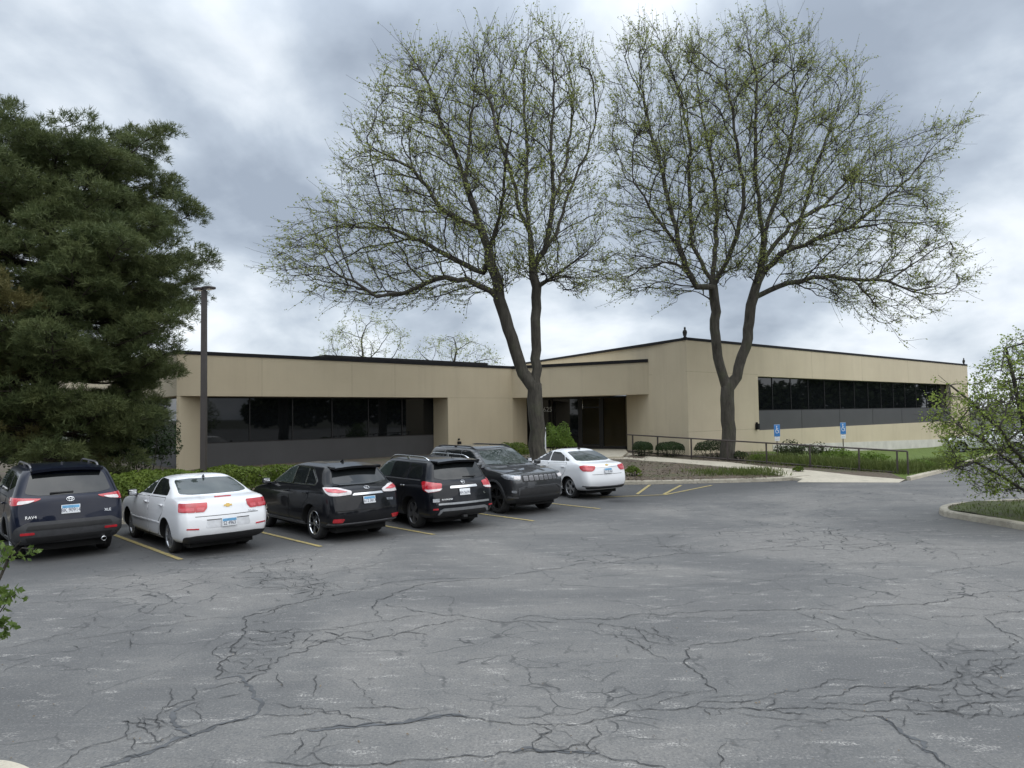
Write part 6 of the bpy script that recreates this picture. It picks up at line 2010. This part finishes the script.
# --- sapling beside the near island at the lower left edge
SB = V((-5.15, 6.2, .1))
ST = thing('sapling', 'leafy sapling reaching in at the lower left edge of the lot', 'sapling', SB)
Ys = 6.9
sd = [('t', None, (0, 0), '-62,690 -52,640'), ('a', 't', (0, 0), '-52,640 -20,600 -2,582 8,560 14,548 21,541'),
      ('b', 't', (0, .1), '-52,640 -18,622 0,612 8,600 16,594'), ('c', 't', (0, -.1), '-52,645 -20,636 -4,628 6,628'), ('d', 'a', (0, .1), '8,562 4,548 -4,538'), ('e', 'a', (0, -.1), '6,570 10,558 22,548 34,549')]
nodes, par = limbs(sd, Ys)
nodes[0] = np.array(SB)
tips, R_ = tree_mesh(nodes, par, .02, .006, 'trunk', 'twigs', ST, np.array(SB), .009, BARK, TWIG, twigs=None, seed=4, flare=1.1)
rg = np.random.default_rng(8)
LP_ = []
for (x, y, s_, k) in ((2, 549, 5, 12), (12, 553, 5, 8), (30, 550, 4, 7), (37, 551, 3, 3), (3, 560, 6, 9), (24, 556, 4, 4), (4, 590, 6, 16), (12, 598, 6, 12), (20, 590, 3, 4), (2, 602, 5, 10), (25, 598, 2, 2), (2, 622, 5, 14), (10, 626, 5, 10), (6, 634, 4, 8), (16, 626, 2, 3), (1, 637, 3, 5), (-20, 600, 14, 40), (-30, 630, 14, 40), (-25, 560, 14, 40), (-50, 590, 20, 50)):
    for _ in range(int(k * 1.7)): LP_.append(np.array(D(x + rg.normal(0, s_ * .7), y + rg.normal(0, s_ * .6), Ys + rg.normal(0, .08))))
LP_ = np.array(LP_); NN = rg.normal(size=LP_.shape); NN[:, 1] -= .6
leaves_mesh('leaves', LP_, NN, rg.uniform(.04, .10, len(LP_)), SAPL, ST, aspect=.5, off=np.array(SB))

# --- far treeline at the right and behind the lot
rg = np.random.default_rng(123)
P, S = [], []
for _ in range(9000):
    x = rg.uniform(60, 190); y = 150 + rg.normal(0, 6)
    hgt_ = 4.0 + 2.5 * math.sin(x * .13) + 1.5 * math.sin(x * .41 + 1)
    P.append((x, y, abs(rg.random()**.7) * max(1.5, hgt_))); S.append(rg.uniform(.5, 1.1))
FARL = leaf_mat('far_branches', (.09, .085, .07), (.15, .15, .10), .2, .3)
P = np.array(P)
o = leaves_mesh('far_woods', P, rg.normal(size=P.shape), np.array(S), FARL); tag(o, 'far grey-brown woods beyond the lot at the right', 'woods', kind='stuff')

def woods(name, label, pts, mat, n, leaf, kind='stuff'):
    P, S = [], []
    for _ in range(n):
        x, y, rx, ry, h = pts[rg.integers(len(pts))]
        v = rg.normal(size=3); v /= np.linalg.norm(v); v *= rg.random()**.33
        P.append((x + v[0] * rx, y + v[1] * ry, h * .52 + v[2] * h * .5)); S.append(leaf * rg.uniform(.6, 1.4))
    P = np.array(P); o = leaves_mesh(name, P, rg.normal(size=P.shape), np.array(S), mat)
    return tag(o, label, kind=kind)
DARKW = leaf_mat('dark_woods_leaves', (.02, .035, .012), (.06, .08, .03), .2, .4)
woods('woods', 'dense green woods standing across the road behind the lot', [(x, -38 + 5 * math.sin(x), 6, 4, 12 + 3 * math.sin(x * 1.7)) for x in range(-70, 90, 8)], DARKW, 34000, 1.5)
woods('woods', 'added woods out of view at the right, darkening the window reflections', [(132 + 6 * math.sin(y), y, 5, 6, 11 + 3 * math.sin(y * 1.3)) for y in range(-30, 140, 8)], DARKW, 34000, 1.4)  # unseen trees, added so the right wing's glass reflects dark instead of sky
woods('woods', 'dim mixed woods beyond the lawn past the pine', [(x, 62 - .25 * x + 4 * math.sin(x), 5, 4, 9 + 2 * math.sin(x * 1.3)) for x in range(-95, -42, 6)], DARKW, 9000, .9)
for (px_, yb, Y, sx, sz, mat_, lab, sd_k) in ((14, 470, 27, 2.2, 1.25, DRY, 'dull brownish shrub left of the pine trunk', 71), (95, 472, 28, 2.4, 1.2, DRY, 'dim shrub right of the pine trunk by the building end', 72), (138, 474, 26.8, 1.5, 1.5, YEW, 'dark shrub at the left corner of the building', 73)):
    q = D(px_, yb, Y); bush('shrub', lab, 'shrub', (q.x, q.y, .2), (sx, sx * .6, sz), mat_, 5200, .10, 'shrubs under the pine', uneven=.2, seed=sd_k)

# bits of bark and dead leaves in the bed and along the kerbs
P, S = [], []
for _ in range(5200):
    q = G(rg.uniform(600, 800), rg.uniform(460, 483), .15)
    if not inside_poly(q.x, q.y, BEDP): continue
    P.append((q.x, q.y, gz(q.x, q.y) + .015)); S.append(rg.uniform(.04, .12))
for _ in range(700):
    a = KLs[rg.integers(len(KLs) - 1)]; i_ = rg.random()
    q = a + V((rg.normal(0, .5), -abs(rg.normal(0, .22)) - .05, 0))
    if inside_poly(q.x, q.y, BEDP): continue
    P.append((q.x, q.y, .012)); S.append(rg.uniform(.02, .05))
for _ in range(260):
    q = G(rg.uniform(0, 1024), rg.uniform(500, 768), 0)
    P.append((q.x, q.y, .012)); S.append(rg.uniform(.012, .035))
P = np.array(P); N9 = rg.normal(0, .35, P.shape); N9[:, 2] = 1
LIT = leaf_mat('dead_leaf_litter', (.05, .036, .024), (.27, .21, .14), .1, 9)
tag(leaves_mesh('leaf_litter', P, N9, np.array(S), LIT), 'dead leaves and bark bits scattered on the mulch and along the kerb', kind='stuff')
